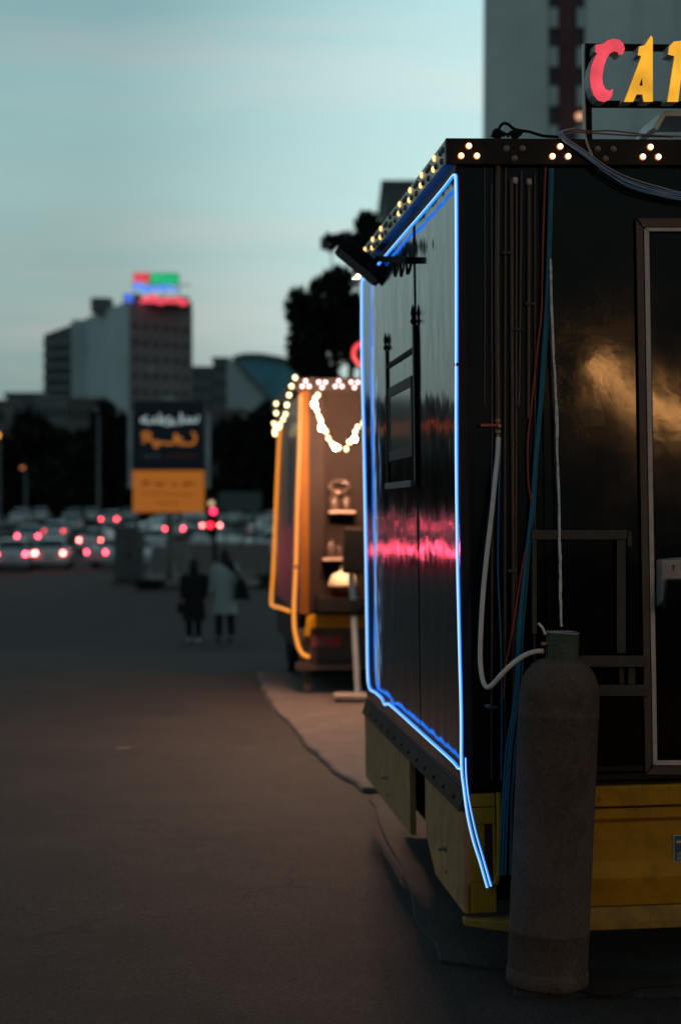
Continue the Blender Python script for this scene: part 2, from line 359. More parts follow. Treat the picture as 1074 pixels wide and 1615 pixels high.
# fascia with round bulbs
xfl = fr(703, 230, .03).x
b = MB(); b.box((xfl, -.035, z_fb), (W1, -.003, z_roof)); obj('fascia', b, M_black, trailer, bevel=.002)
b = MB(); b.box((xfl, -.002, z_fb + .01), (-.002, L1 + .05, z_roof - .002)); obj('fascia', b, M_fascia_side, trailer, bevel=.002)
bulb_me = {}
def bulb(parent, name, c, r, m, ax):
    """a round lamp lens facing -y or -x"""
    key = (name, r, m.name, ax)
    if key not in bulb_me:
        Mx = Matrix.Rotation(PI / 2, 4, 'X') if ax == 'y' else Matrix.Rotation(-PI / 2, 4, 'Y')
        q = MB(); q.lathe([(r, 0), (r, .004), (r * .8, .008), (r * .4, .0105), (.0004, .011)], 12, Mx)
        bulb_me[key] = obj(name, q, m, parent, smooth=True); o = bulb_me[key]
    else:
        o = bulb_me[key].copy(); C.objects.link(o); o.parent = parent
    o.location = c
    if m is M_amber and ax == 'y':
        k_ = bulb(o, 'filament', (0, -.006, 0), r * .74, M_core, ax)
    return o
sp = fr(811, 240, .035).x - fr(739, 240, .035).x
c0 = fr(739, 240, .035); q = 9.5 * K1
for i in range(14):
    x = c0.x + i * sp
    if x > W1 - .05: break
    lit = i % 2 == 0; s_ = 1 if lit else -1
    for dx, dz in ((0, 9.5), (-12.5, -6), (12.5, -6)):
        bulb(trailer, 'bulb', (x + dx * K1, -.035, c0.z + s_ * dz * K1), 5.3 * K1, M_amber if lit else M_bulb_off, 'y')
zc = (z_fb + z_roof) / 2 + .004
for i in range(22):
    y = .07 + i * sp
    if y > L1 - .03: break
    lit = i % 2 == 1; s_ = 1 if lit else -1
    for dy, dz in ((0, 9.5), (-12.5, -6), (12.5, -6)):
        bulb(trailer, 'bulb', (xfl, y + dy * K1, zc + s_ * dz * K1), 5.3 * K1, (M_amber_side if (dy >= 0 and (i + 5) % 7) else M_bulb_off) if lit else M_bulb_off, 'x')
# blue neon outline
off = .0225
nx = [(605, 407), (640, 366), (668, 334), (700, 296), (713, 279)]
def neon(pts, r, core=.62):
    path = smooth_path(pts, 4); n_ = len(path); rr = [r[0] + (r[1] - r[0]) * (i / (n_ - 1)) ** 3 for i in range(n_)]
    b = MB(); b.tube(path, rr, 8); o = obj('neon_tube', b, M_blue, trailer, smooth=True)
    b = MB(); b.tube([p + Vector((-.45 * q_, -.62 * q_, 0)) for p, q_ in zip(path, rr)], [core * q_ for q_ in rr], 8); obj('bright_core', b, M_bluec, o, smooth=True)
pts = [sd(x, y, off) for x, y in ((597, 417),) + tuple(nx)] + [sd(717, 277, off), sd(719, 290, off)] + [sd(719.5, y, off) for y in (400, 560, 700)] + [sd(x, y, off) for x, y in ((721, 860), (724, 1000), (727, 1120), (727.5, 1205), (731, 1240), (737, 1285), (746, 1325), (757, 1360), (768, 1399))]
neon(pts, (.0068, .0048))
pts = [sd(x, y, off) for x, y in ((592, 425), (584, 433), (574, 441), (571, 450), (571, 560), (574, 700), (577, 860), (579, 1000), (580, 1060), (583, 1085), (592, 1092), (602, 1101), (607, 1111), (613, 1110), (625, 1120), (645, 1138), (670, 1161), (700, 1188), (716, 1203), (722, 1211), (727, 1212))]
neon(pts, (.0085, .0062))
pts = [sd(x, y, off - .008) for x, y in ((734, 1195), (735, 1225), (739, 1260), (745, 1290), (752, 1320), (763, 1358), (774, 1397))]
neon(pts, (.0030, .0040), .6)
for px_, py_ in ((719.5, 575), (577, 927), (722, 985), (572, 660)):
    p = sd(px_, py_, off); b = MB(); b.lathe([(.0085, -.006), (.0085, .006)], 10, Matrix.Translation(p)); obj('neon_clip', b, M_black, trailer)
# small serving hatch in the long side
y0, y1 = sd(657, 640).y, sd(613, 640).y
zt, zb_ = sd(655, 590).z, sd(655, 720).z
def sbox(name, ya, yb, za, zb, d, m, dd=0, bev=.003):
    b = MB(); b.box((-d, min(ya, yb), za), (-dd - .001, max(ya, yb), zb)); return obj(name, b, m, hatch, bevel=bev)
hatch = thing('serving_hatch', None, None); hatch.parent = trailer
zpt = sd(655, 512).z; zpb = sd(655, 768).z
for yy in (y0, y1):
    h_ = zpt if yy == y0 else sd(613, 552).z
    sbox('post', yy - (.022 if yy == y0 else .010), yy + (.022 if yy == y0 else .010), zpb, h_, .014, M_black)
    b = MB(); b.lathe([(.012, 0), (.026, .014), (.012, .03), (.022, .05), (.016, .066), (.004, .09)], 12, Matrix.Translation((-.012, yy, h_)) @ Matrix.Diagonal((.5, 1, 1, 1))); obj('finial', b, M_matte, hatch, smooth=True)
yw0, yw1 = y0 + .10, y1 - .05
zh = sd(650, 548).z
sbox('header_bar', y0 + .024, y1 - .024, zh - .03, zh - .005, .012, M_matte)
for n_, a, bb, c, d in (('frame', yw0, yw0 + .04, zb_, zt), ('frame', yw1 - .04, yw1, zb_, zt), ('frame', yw0 + .041, yw1 - .041, zt - .05, zt), ('frame', yw0 + .041, yw1 - .041, zb_, zb_ + .05)):
    sbox(n_, a, bb, c, d, .010, mat('hatch_frame', (.022, .013, .011), .6, spec=.25))
sbox('pane', yw0 + .041, yw1 - .041, zb_ + .051, zt - .051, .006, mat('pale_glass', (.13, .145, .135), .12, var=.15), bev=0)  # pale grey base colour in the glass
sbox('sill', y0 + .024, y1 - .024, zpb, zpb + .03, .03, M_grey)
# flood light on its arm, hung on the long side
fl = thing('floodlight', 'black floodlight on an arm high on the blue outlined side wall', 'floodlight')
a0 = F1.M @ sd(640, 412, .0); a1 = F1.M @ sd(610, 411, .10)
c_ = F1.M @ sd(590, 414, .22)
dirv = Vector((1, 0, -.82)).normalized()
ext = (F1.M.to_3x3() @ Vector((0, 1, 0))).normalized()
fl.location = a0
def rel(o, p): return Vector(p) - o.location
nrm = dirv.cross(ext).normalized()
b = MB()
cc = rel(fl, P(570, 413, 9.3))
hl, hw, ht = 38 * 9.3 / FPX * 1.12, .13, .034
b.hexa([cc + dirv * sx * hl + ext * sy * hw - nrm * ht for sx, sy in ((-1, -1), (1, -1), (1, 1), (-1, 1))], [cc + dirv * sx * hl * .96 + ext * sy * hw * .96 + nrm * ht for sx, sy in ((-1, -1), (1, -1), (1, 1), (-1, 1))])
obj('housing', b, M_matte, fl, bevel=.006)
sgn = 1 if nrm.z < 0 else -1
b = MB(); b.hexa([cc + dirv * sx * hl * .88 + ext * sy * hw * .85 + nrm * sgn * (ht + .001) for sx, sy in ((-1, -1), (1, -1), (1, 1), (-1, 1))], [cc + dirv * sx * hl * .88 + ext * sy * hw * .85 + nrm * sgn * (ht + .006) for sx, sy in ((-1, -1), (1, -1), (1, 1), (-1, 1))])
obj('lens', b, M_glass, fl)
for k in range(5):
    b = MB(); o_ = cc + dirv * (-.6 + .3 * k) * hl - nrm * sgn * (ht + .012); b.bar(o_ - ext * hw * .7, o_ + ext * hw * .7, .006, .024, up=tuple(nrm)); obj('cooling_fin', b, M_matte, fl)
b = MB(); b.tube([cc + dirv * .3 * hl, rel(fl, P(600, 410, 9.15)), rel(fl, P(618, 409, 9.0)), rel(fl, a0)], .014, 8)
b.bar(rel(fl, P(598, 408, 9.2)), rel(fl, F1.M @ sd(648, 411, .02)), .045, .03)
for x_ in (622, 631, 641): b.tube([rel(fl, F1.M @ sd(x_, 414, .015)), rel(fl, F1.M @ sd(x_ + 1, 440 - (x_ % 3) * 4, .006))], .006, 6); obj('arm', b, M_matte, fl)
b = MB(); b.tube(smooth_path([cc + dirv * .55 * hl, rel(fl, P(606, 436, 9.1)), rel(fl, P(612, 427, 8.95)), rel(fl, P(606, 420, 9.0)), rel(fl, P(612, 412, 9.0))], 5), .004, 6); obj('flex', b, M_matte, fl)

# lower rail with rivets and skirts along the side
b = MB(); zr1 = z_pb - .003; zr0 = sd(735, 1275).z
b.box((-.004, .0, zr0), (.02, L1, zr1)); obj('side_rail', b, mat('dark_brown_band', (.032, .023, .018), .6, spec=.2), trailer, bevel=.003)
b = MB(); b.hexa([(-.03, 0, zr0 - .012), (.02, 0, zr0 - .012), (.02, L1, zr0 - .012), (-.03, L1, zr0 - .012)], [(-.006, 0, zr0 + .055), (.02, 0, zr0 + .055), (.02, L1, zr0 + .055), (-.006, L1, zr0 + .055)]); obj('rivet_rail', b, M_rail, trailer, bevel=.003)
for i in range(12):
    y = .16 + i * .26; bulb(trailer, 'rivet', (-.017, y, zr0 + .02), .009, M_black, 'x')
zk = sd(742, 1448).z
yg0, yg1 = sd(675, 1300).y, sd(650, 1260).y
def skirt(pts):
    b = MB(); M_ = Matrix(((0, 1, 0, -.012), (1, 0, 0, 0), (0, 0, 1, 0), (0, 0, 0, 1)))
    b.prism(pts, .03, M_); return obj('skirt', b, M_skirt, trailer, bevel=.003)
skirt([(.0, zk), (yg0 - .28, zk), (yg0, zk + .13), (yg0, zr0 - .014), (0, zr0 - .014)])
skirt([(yg1, zk + .03), (L1, zk + .03), (L1, zr0 - .014), (yg1, zr0 - .014)])
for px_, py_ in ((703, 1338), (611, 1225)):
    p = sd(px_, py_, .012)
    b = MB(); b.lathe([(.016, 0), (.016, .004), (.009, .006), (.009, .03), (.002, .034)], 12, Matrix.Translation(p) @ Matrix.Rotation(-PI / 2, 4, 'Y')); obj('bolt', b, M_rim, trailer, smooth=True)
    b = MB(); b.lathe([(.007, 0), (.007, .003)], 10, Matrix.Translation(p + Vector((0, .0, -.095))) @ Matrix.Rotation(-PI / 2, 4, 'Y')); obj('bolt_hole', b, M_matte, trailer)
# chassis underneath and wheels
b = MB(); b.box((.12, .12, zk + .02), (W1 - .1, L1 - .1, zf_b - .002)); obj('chassis', b, M_matte, trailer)
yw = (yg0 + yg1) / 2
whl = thing('wheel', None, None); whl.parent = trailer; whl.location = (.34, yw, .27)
Rx = Matrix.Rotation(PI / 2, 4, 'Y')
b = MB(); b.lathe([(.17, -.02), (.25, -.02), (.268, .0), (.268, .06), (.25, .085), (.17, .085)], 28, Rx, caps=False); obj('tyre', b, mat('tyre_rubber', (.012, .012, .012), .8, bump=.2), whl, smooth=True)
b = MB(); b.lathe([(.01, .02), (.06, .01), (.08, .025), (.15, .03), (.172, .01), (.172, .07), (.01, .07)], 24, Rx); obj('rim', b, M_grey, whl, smooth=True)

# yellow end chassis: a folded profile along the end wall
xl = .0
def prof_part(name, prof, x0, x1, m, bev=.004):
    b = MB(); n = len(prof)
    b.add([(x0, -o, z) for o, z in prof] + [(x1, -o, z) for o, z in prof], [tuple(range(n)), tuple(range(2 * n - 1, n - 1, -1))] + [(i, i + n, (i + 1) % n + n, (i + 1) % n) for i in range(n)])
    return obj(name, b, m, trailer, bevel=bev)
zz = lambda y, o=0: fr(960, y, o).z
xe0 = fr(815, 1300).x
prof_part('upper_beam', [(-.02, zf_b - .002), (.03, zf_b - .002), (.034, zf_b - .008), (.034, zz(1272, .03)), (.004, zz(1273, .03)), (-.02, zz(1273, .03))], xe0, W1, M_yellow)
prof_part('tail_panel', [(-.03, zz(1274)), (.022, zz(1274)), (.022, zz(1290)), (-.004, zz(1297)), (-.002, zz(1330)), (.004, zz(1358)), (.026, zz(1379)), (.03, zz(1383)), (.012, zz(1428)), (-.03, zz(1428))], xe0, W1, M_yellow)
prof_part('bumper_step', [(-.03, zz(1429)), (.014, zz(1429)), (.075, zz(1452, .075)), (.075, zz(1467, .075)), (-.03, zz(1467))], xe0 - .02, W1, M_yworn, .005)
b = MB(); b.hexa([(-.012, -.002, zz(1452)), (xe0 - .021, -.075, zz(1467, .075)), (xe0 - .021, .03, zz(1467)), (-.012, .05, zz(1452))], [(-.012, -.002, zz(1440.5)), (xe0 - .021, -.075, zz(1451, .075)), (xe0 - .021, .03, zz(1440.5)), (-.012, .05, zz(1440.5))]); obj('bumper_step', b, M_yworn, trailer, bevel=.004)
# corner block, with its dark slot and round-edged post
xa, xb = .0, fr(781, 1300).x
zct, zcb = fr(760, 1252).z, fr(760, 1440).z
xs0, xs1 = fr(764, 1300).x, fr(777, 1300).x; zst, zsb = fr(760, 1300).z, fr(760, 1392).z
for lo, hi in (((xa, 0, zct - .05), (xb, .03, zct)), ((xa, 0, zst), (xb, .03, zct - .053)), ((xa, .001, zsb), (xs0, .03, zst - .001)), ((xs1, .001, zsb), (xb, .03, zst - .001)), ((xa, .0, zcb), (xb, .03, zsb - .001))):
    b = MB(); b.box(lo, hi); obj('corner_block', b, M_yellow, trailer, bevel=.003)
b = MB(); b.box((xs0 + .001, .015, zsb), (xs1 - .001, .029, zst)); obj('lamp_slot', b, mat('dark_red_slot', (.03, .008, .008), .5), trailer)
p0, p1 = fr(786, 1250, .012), fr(786, 1375, .012); b = MB(); b.tube([p0, fr(787, 1300, .012), p1, fr(782, 1392, .012), fr(770, 1396, .012)], .011, 10); obj('bent_pipe', b, M_yellow, trailer, smooth=True)
p = fr(947, 1258, .034); b = MB(); b.lathe([(.011, 0), (.009, .006), (.001, .010)], 12, Matrix.Translation(p) @ Matrix.Rotation(PI / 2, 4, 'X')); obj('bolt', b, M_yellow, trailer, smooth=True)
# number plate, its blue end strip in view
pl = thing('number_plate', None, None); pl.parent = trailer
a = fr(1061, 1317, .004); c = fr(1061, 1359, .004); hp = a.z - c.z
b = MB(); b.box((a.x, -.008, c.z), (a.x + hp * 4.6, -.003, a.z)); obj('plate_base', b, M_white, pl, bevel=.001)
b = MB(); b.box((a.x + .003, -.0095, c.z + .003), (a.x + hp * .5, -.0082, a.z - .003)); obj('blue_strip', b, mat('plate_blue', (.012, .07, .14), .45, var=.1), pl)
xf = a.x + .010; wf = hp * .5 - .014
for k, cc_ in enumerate(((.03, .25, .08), (.6, .6, .6), (.45, .03, .04))):
    b = MB(); zt_ = a.z - .016 - k * .0062; b.box((xf, -.0105, zt_ - .006), (xf + wf, -.0097, zt_)); obj('flag_stripe', b, mat('flag_%d' % k, cc_, .5, var=.05), pl)
def text_mesh(name, s, size, M, m, parent, depth=.0006):
    cu = bpy.data.curves.new(name, 'FONT'); cu.body = s; cu.size = size; cu.extrude = depth
    o = bpy.data.objects.new(name, cu); C.objects.link(o); dg = bpy.context.evaluated_depsgraph_get(); dg.update()
    me = bpy.data.meshes.new_from_object(o.evaluated_get(dg)); bpy.data.objects.remove(o); bpy.data.curves.remove(cu)
    me.transform(M); me.materials.clear(); me.materials.append(m); return link_mesh(name, me, parent)
M_print = mat('white_print', (.55, .58, .6), .5, var=.05)
for k, s_ in enumerate(('I.R.', 'IRAN')):
    text_mesh('lettering', s_, .019, Matrix.Translation((xf + .002, -.0105, c.z + .024 - k * .017)) @ Matrix.Rotation(PI / 2, 4, 'X'), M_print, pl)
# black lower ledge with grooves above the yellow
for y_, h_, o_ in ((1208, 9, .006), (1221, 9, .010), (1234, 8, .008)):
    zt_ = fr(960, y_).z; b = MB(); b.box((fr(860, 1220).x, -o_, zt_ - h_ * K1), (W1, -.0005, zt_)); obj('sill_strip', b, M_black, trailer, bevel=.002)
# door and its two-tone frame
door = thing('door', None, None); door.parent = trailer
def pquad(name, quad, o0, o1, m, par, bev=.002):
    b = MB(); b.hexa([fr(x, y, o0) for x, y in quad], [fr(x, y, o1) for x, y in quad]); return obj(name, b, m, par, bevel=bev)
pquad('outer_frame', [(1002, 345), (1014, 361), (1028, 1206), (1017, 1222)], .001, .022, M_brown_trim, door)
pquad('outer_frame', [(1003, 344), (1130, 344), (1130, 358), (1015, 358)], .001, .0225, M_brown_trim, door)
pquad('outer_frame', [(1018, 1222), (1029, 1208), (1140, 1208), (1140, 1222)], .001, .0225, M_brown_trim, door)
pquad('inner_trim', [(1015, 360), (1023, 365), (1036, 1200), (1029, 1207)], .001, .028, M_alu, door)
pquad('inner_trim', [(1016, 359), (1130, 359), (1130, 365), (1023, 365)], .001, .0285, M_alu, door)
pquad('inner_trim', [(1030, 1207), (1036, 1199), (1140, 1199), (1140, 1207)], .001, .0285, M_alu, door)
pquad('leaf', [(1023.5, 366), (1130, 366), (1140, 1198), (1036.5, 1198)], .002, .006, M_front, door)
p = fr(1013.5, 356, .024); b = MB(); b.ball(p, .004, 8, 5); obj('screw', b, M_rim, door, smooth=True)
# soap-box shaped lock housing on the door
bx = thing('lock_box', None, None); bx.parent = trailer
b = MB(); b.hexa([fr(x, y, .007) for x, y in ((1033, 882), (1095, 876), (1095, 958), (1033, 958))], [fr(x, y, .075) for x, y in ((1043, 884), (1093, 881), (1093, 948), (1043, 948))]); obj('housing', b, mat('scuffed_white_plastic', (.34, .28, .26), .55, var=.2, scale=30, second=(.20, .13, .1), s_amt=.35), bx, bevel=.008, seg=3)
b = MB(); b.hexa([fr(x, y, .076) for x, y in ((1049, 912), (1090, 911), (1092, 952), (1043, 952))], [fr(x, y, .12) for x, y in ((1050, 914), (1088, 914), (1090, 962), (1044, 964))]); obj('handle', b, M_front, bx, bevel=.008, seg=3)
p = fr(1061, 893, .0755); b = MB(); b.lathe([(.0055, 0), (.0055, .002)], 10, Matrix.Translation(p) @ Matrix.Rotation(PI / 2, 4, 'X')); b.box((p.x - .002, p.y - .002, p.z - .018), (p.x + .002, p.y, p.z - .004)); obj('keyhole', b, mat('rusty_keyhole', (.09, .045, .02), .7), bx)
# folding steel bracket
br = thing('bracket', None, None); br.parent = trailer
def br_bar(x0, y0, x1, y1, w_, o=.02, d=.03, n='bar'):
    b = MB(); b.bar(fr(x0, y0, o), fr(x1, y1, o), d if abs(x1 - x0) < abs(y1 - y0) else d, w_ * K1, up=(0, -1, 0) if True else None)
    return obj(n, b, M_steel, br, bevel=.002)
def fbar(x0, y0, x1, y1, o0=.003, o1=.03):
    b = MB(); q_ = [(x0, y0), (x1, y0), (x1, y1), (x0, y1)]; b.hexa([fr(x, y, o0) for x, y in q_], [fr(x, y, o1) for x, y in q_]); return obj('bar', b, M_steel, br, bevel=.002)
fbar(838, 836, 988, 851, .003, .034)
fbar(972, 851.5, 986, 1030)
fbar(838.5, 851.5, 846, 1000)
fbar(905, 1034, 1019, 1052, .003, .10)
fbar(905, 1080, 1022, 1098, .003, .08)
fbar(976, 1052.5, 984, 1079.5, .01, .03); fbar(990, 1052.5, 1001, 1079.5, .01, .05)
fbar(1014, 1098.5, 1019, 1118, .01, .03)
fbar(989, 838, 996, 862, .003, .022)
# scratched-off pale rust flecks on the bracket's top edge
# pipes and conduits on the end wall
for x0, y0, x1, y1, r in ((785, 262, 785, 664, .0115), (797, 264, 797, 1235, .0065), (806, 282, 811, 1230, .009), (814, 286, 814, 1235, .006), (822, 270, 818, 640, .006), (834, 290, 833, 660, .0085), (775, 290, 775, 1230, .005), (764, 262, 764, 640, .004), (843, 275, 842, 1100, .005)):
    xm = (x0 + x1) / 2 + random.uniform(-1.5, 1.5)
    b = MB(); b.tube(smooth_path([fr(x0, y0, r + .002), fr(xm, (y0 + y1) / 2, r + .003), fr(x1, y1, r + .002)], 8), r, 10); obj('pipe', b, M_pipe, trailer, smooth=True)
for px_, py_ in ((797, 400), (814, 520), (834, 480), (806, 900), (775, 1115)):
    b = MB(); p = fr(px_, py_, .0); b.box((p.x - .018, -.026, p.z - .006), (p.x + .018, -.0005, p.z + .006)); obj('pipe_clamp', b, M_steel, trailer, bevel=.003)
for px_, py_ in ((834, 287), (812, 285)):
    p = fr(px_, py_, .012); b = MB(); b.lathe([(.011, -.012), (.013, 0), (.011, .012)], 10, Matrix.Translation(p)); obj('pipe_joint', b, M_rim, trailer, smooth=True)
p = fr(768, 1113, .001); b = MB(); b.box((p.x - .01, -.018, p.z - .006), (p.x + .01, -.001, p.z + .006)); obj('latch', b, M_rim, trailer, bevel=.002)
# gas valve with red lever at the end of the pipe
vl = thing('gas_valve', None, None); vl.parent = trailer
p = fr(785, 672, .016)
b = MB(); b.lathe([(.009, .03), (.013, .026), (.013, .016), (.009, .013), (.0085, -.01), (.013, -.014), (.013, -.026), (.009, -.03), (.008, -.048)], 12, Matrix.Translation(p)); b.ball(p, .014, 10, 6); obj('valve_body', b, M_brass, vl, smooth=True)
b = MB(); b.hexa([p + Vector(v) for v in ((-.072, -.026, -.004), (-.006, -.022, -.003), (-.006, -.014, -.003), (-.072, -.018, -.004))], [p + Vector(v) for v in ((-.072, -.026, .009), (-.006, -.022, .008), (-.006, -.014, .008), (-.072, -.018, .009))]); obj('lever', b, M_red_h, vl, bevel=.003)
b = MB(); b.lathe([(.006, -.03), (.006, 0)], 8, Matrix.Translation(p) @ Matrix.Rotation(PI / 2, 4, 'X') @ Matrix.Translation((0, 0, .03))); obj('nut', b, M_rim, vl)
for px_, py_, l in ((757, 662, 0), (760, 660, 1)):
    pass
# CAFE sign on the roof
sign = thing('cafe_sign', 'glowing letters CAFE in a black frame on the near trailer roof', 'sign', F1.M)
so_ = -.10
pf = lambda zx, zy, o=so_: fr(680 + zx / 2.726, zy / 2.726, o)
zroof = z_roof
def sb(name, x0, y0, x1, y1, m=M_matte, d=.03, o=so_):
    a, c = fr(x0, y0, o), fr(x1, y1, o); b = MB(); b.box((a.x, a.y, min(a.z, c.z)), (c.x, a.y + d, max(a.z, c.z))); return obj(name, b, m, sign, bevel=.002)
a = fr(922, 68, so_); xend = a.x + .95
b = MB(); b.box((a.x, a.y, zroof - .005), (a.x + 10 * K1, a.y + .03, a.z)); obj('post', b, M_matte, sign, bevel=.002)
b = MB(); b.box((xend, a.y, zroof - .005), (xend + 10 * K1, a.y + .03, a.z)); obj('post', b, M_matte, sign, bevel=.002)
for y_ in (68, 158):
    zt_ = fr(932, y_, so_).z; b = MB(); b.box((a.x + 10.1 * K1, a.y + .002, zt_ - 10 * K1), (xend - .001, a.y + .028, zt_)); obj('rail', b, M_matte, sign, bevel=.002)
b = MB(); b.box((a.x - .006, a.y - .004, zroof - .005), (a.x - .001, a.y + .034, a.z)); obj('edge_trim', b, M_alu, sign)
Cz = [(706, 192), (738, 188), (757, 173), (783, 166), (808, 171), (825, 188), (831, 210), (823, 231), (808, 236), (800, 223), (784, 220), (768, 229), (752, 252), (741, 288), (734, 330), (737, 362), (748, 383), (765, 390), (781, 381), (776, 412), (763, 430), (741, 438), (716, 431), (698, 409), (686, 374), (681, 330), (687, 285), (699, 252), (714, 228), (704, 222)]
Az = [(943, 153), (951, 162), (951, 436), (913, 437), (907, 405), (882, 405), (867, 437), (828, 437), (903, 240), (888, 236), (893, 200), (917, 194)]
Ah = [(905, 330), (909, 368), (893, 368)]
Fz = [(1042, 178), (1112, 172), (1118, 205), (1086, 214), (1080, 288), (1108, 286), (1106, 322), (1074, 324), (1060, 437), (1014, 437), (1045, 240), (1018, 234), (1022, 199)]
Ez = [(1170, 178), (1250, 172), (1252, 206), (1208, 214), (1204, 288), (1240, 286), (1238, 322), (1200, 324), (1194, 400), (1246, 396), (1240, 437), (1146, 437), (1168, 240), (1150, 234), (1154, 199)]
for nm, po, hs, m in (('letter_c', Cz, [], M_cred), ('letter_a', Az, [Ah], M_cyel), ('letter_f', Fz, [], M_cyel), ('letter_e', Ez, [], M_cyel)):
    oL = so_ + .09
    cv = lambda L_: [(q_.x, q_.z) for q_ in (pf(x, y, oL) for x, y in L_)]
    y_ = -oL
    b = MB(); b.prism(cv(po), .004, Matrix.Translation((0, y_, 0)), [cv(h) for h in hs]); lt = obj(nm, b, m, sign)
    b = MB(); b.prism([(x - .003, z + .001) for x, z in cv(po)], .078, Matrix.Translation((0, y_ + .005, 0)), [cv(h) for h in hs]); obj('letter_return', b, M_letter_side, lt)
# white roof vent hood
vt = thing('roof_vent', None, None); vt.parent = trailer
a = [pf(x, y, -.25) for x, y in ((917, 590), (955, 523), (1190, 523), (1230, 590))]
b = MB()
for i in range(3): b.bar(a[i], a[i + 1], .022, .30, up=(0, 1, 0))
obj('hood', b, M_white, vt, bevel=.003)
b = MB(); b.box((a[0].x + .05, .26, zroof - .004), (a[3].x - .05, .5, zroof + .05)); obj('fan_box', b, M_grey, vt)

# ------------------------------------------------------------------ cables on the trailer (each hangs free: things of their own)
def cable(name, label, strands, m, r, cat='cable', group=None, n=6, k=6):
    b = MB()
    for s_ in strands: b.tube(smooth_path(s_, k), r, n)
    return tag(obj(name, b, m, smooth=True), label, cat, group)
def FW(x, y, o): return F1.M @ fr(x, y, o)
cable('red_wire', 'thin red wire hanging down the black end wall beside the teal cables', [[FW(x, y, .024) for x, y in ((860, 263), (857, 350), (855, 430), (853, 500), (846, 560), (838, 640), (832, 700), (833, 760), (838, 800), (834, 840), (824, 890), (813, 960), (803, 1020), (797, 1050), (794, 1100))]], M_redw, .0028)
tl = []
base = ((869, 266), (868, 320), (866, 400), (862, 480), (858, 560), (852, 640), (845, 720), (840, 800), (834, 850), (826, 930), (820, 1000), (819, 1060), (814, 1120), (806, 1180), (800, 1270), (796, 1380))
for j, (dx0, dx1) in enumerate(((-2.5, -7), (0, 0), (2, 6), (-1, -3))):
    tl.append([FW(x + (dx0 + (dx1 - dx0) * max(0, (y - 800) / 400)) + random.uniform(-.6, .6), y, .022 + .006 * (j % 2)) for x, y in base])
cable('teal_cables', 'bundle of teal cables hanging down the black end wall behind the gas cylinder', tl, M_teal, .0045, 'cable bundle')
cable('teal_wire', 'single thin teal wire behind the pale gas hose', [[FW(x, y, .02) for x, y in ((789, 690), (786, 800), (785, 900), (789, 1000), (791, 1100), (790, 1230))]], M_teal, .003)
wc = []
b = MB()
path = [(868, 408), (869.5, 470), (872, 540), (875, 600), (877, 660), (879, 720), (881, 800), (882, 860), (883, 900), (884, 950), (885, 988)]
for j in range(3):
    pp = [FW(x + random.uniform(-.8, .8) + (j - 1) * .6, y, .037 + .002 * j) for x, y in path[(1 if j != 1 else 0):]]
    b.tube(smooth_path(pp, 5), [random.uniform(.0022, .0052) for _ in range(5 * (len(pp) - 1) + 1)], 6)
tag(obj('hanging_rope', b, M_cord, smooth=True), 'frayed white cord hanging over the steel bracket into the cylinder collar', 'rope')
# sagging bundle from the roof
for name, lab, m, r, sh in (('roof_cables', 'blue grey cable bundle sagging from the roof past the fascia bulbs', M_bluew, .0026, ((0, -1), (2.5, 4), (-1, 6), (1.5, 9), (0, 2))), ('white_roof_cables', 'white cables twisted along the blue bundle sagging from the roof', M_whitew, .0024, ((3, -4), (-2, 1.5)))):
    st = []
    for dx, dy in sh:
        st.append([FW(x + dx, y + dy * (.35 + .65 * min(1, (x - 870) / 120)) + random.uniform(-1, 1), o) for x, y, o in ((905, 204, -.12), (890, 206, -.02), (882, 211, .045), (895, 223, .055), (920, 240, .06), (955, 266, .06), (990, 285, .06), (1035, 299, .06), (1080, 308, .06), (1180, 318, .06))])
    cable(name, lab, st, m, r, 'cable bundle')
cable('rust_red_cable', 'rust red cable looping along the roof edge below the sign', [[FW(x, y, o) for x, y, o in ((884, 214, .02), (888, 208, .02), (905, 204, 0), (930, 207, -.02), (960, 206, -.02), (990, 209, -.01), (1025, 213, 0), (1090, 216, -.02))], [FW(x, y, o) for x, y, o in ((889, 216, .02), (890, 207, .02), (920, 209, 0), (950, 211, -.02), (1000, 214, -.02), (1060, 216, -.02))]], M_brownw, .003)
cable('white_strap', 'short white strap crossing the fascia below the sign post', [[FW(x, y, .045) for x, y in ((922, 212), (926, 228), (931, 240), (934, 248))]], M_whitew, .0045)
b = MB()
for pth in (((783, 214), (787, 202), (793, 195), (801, 196), (812, 204), (836, 208)), ((779, 217), (784, 206), (790, 208), (800, 212), (812, 206), (822, 213)), ((800, 216), (806, 208), (815, 210), (830, 207), (855, 214), (880, 216)), ((775, 216), (780, 210), (788, 212), (796, 214))):
    b.tube(smooth_path([FW(x, y, -.06) for x, y in pth], 5), .006, 6)
b.ball(FW(784, 211, -.06), .022, 8, 6); b.ball(FW(812, 212, -.06), .02, 8, 6)
tag(obj('tangled_wires', b, M_matte, smooth=True), 'black tangled wires lying on the roof corner', 'wires')

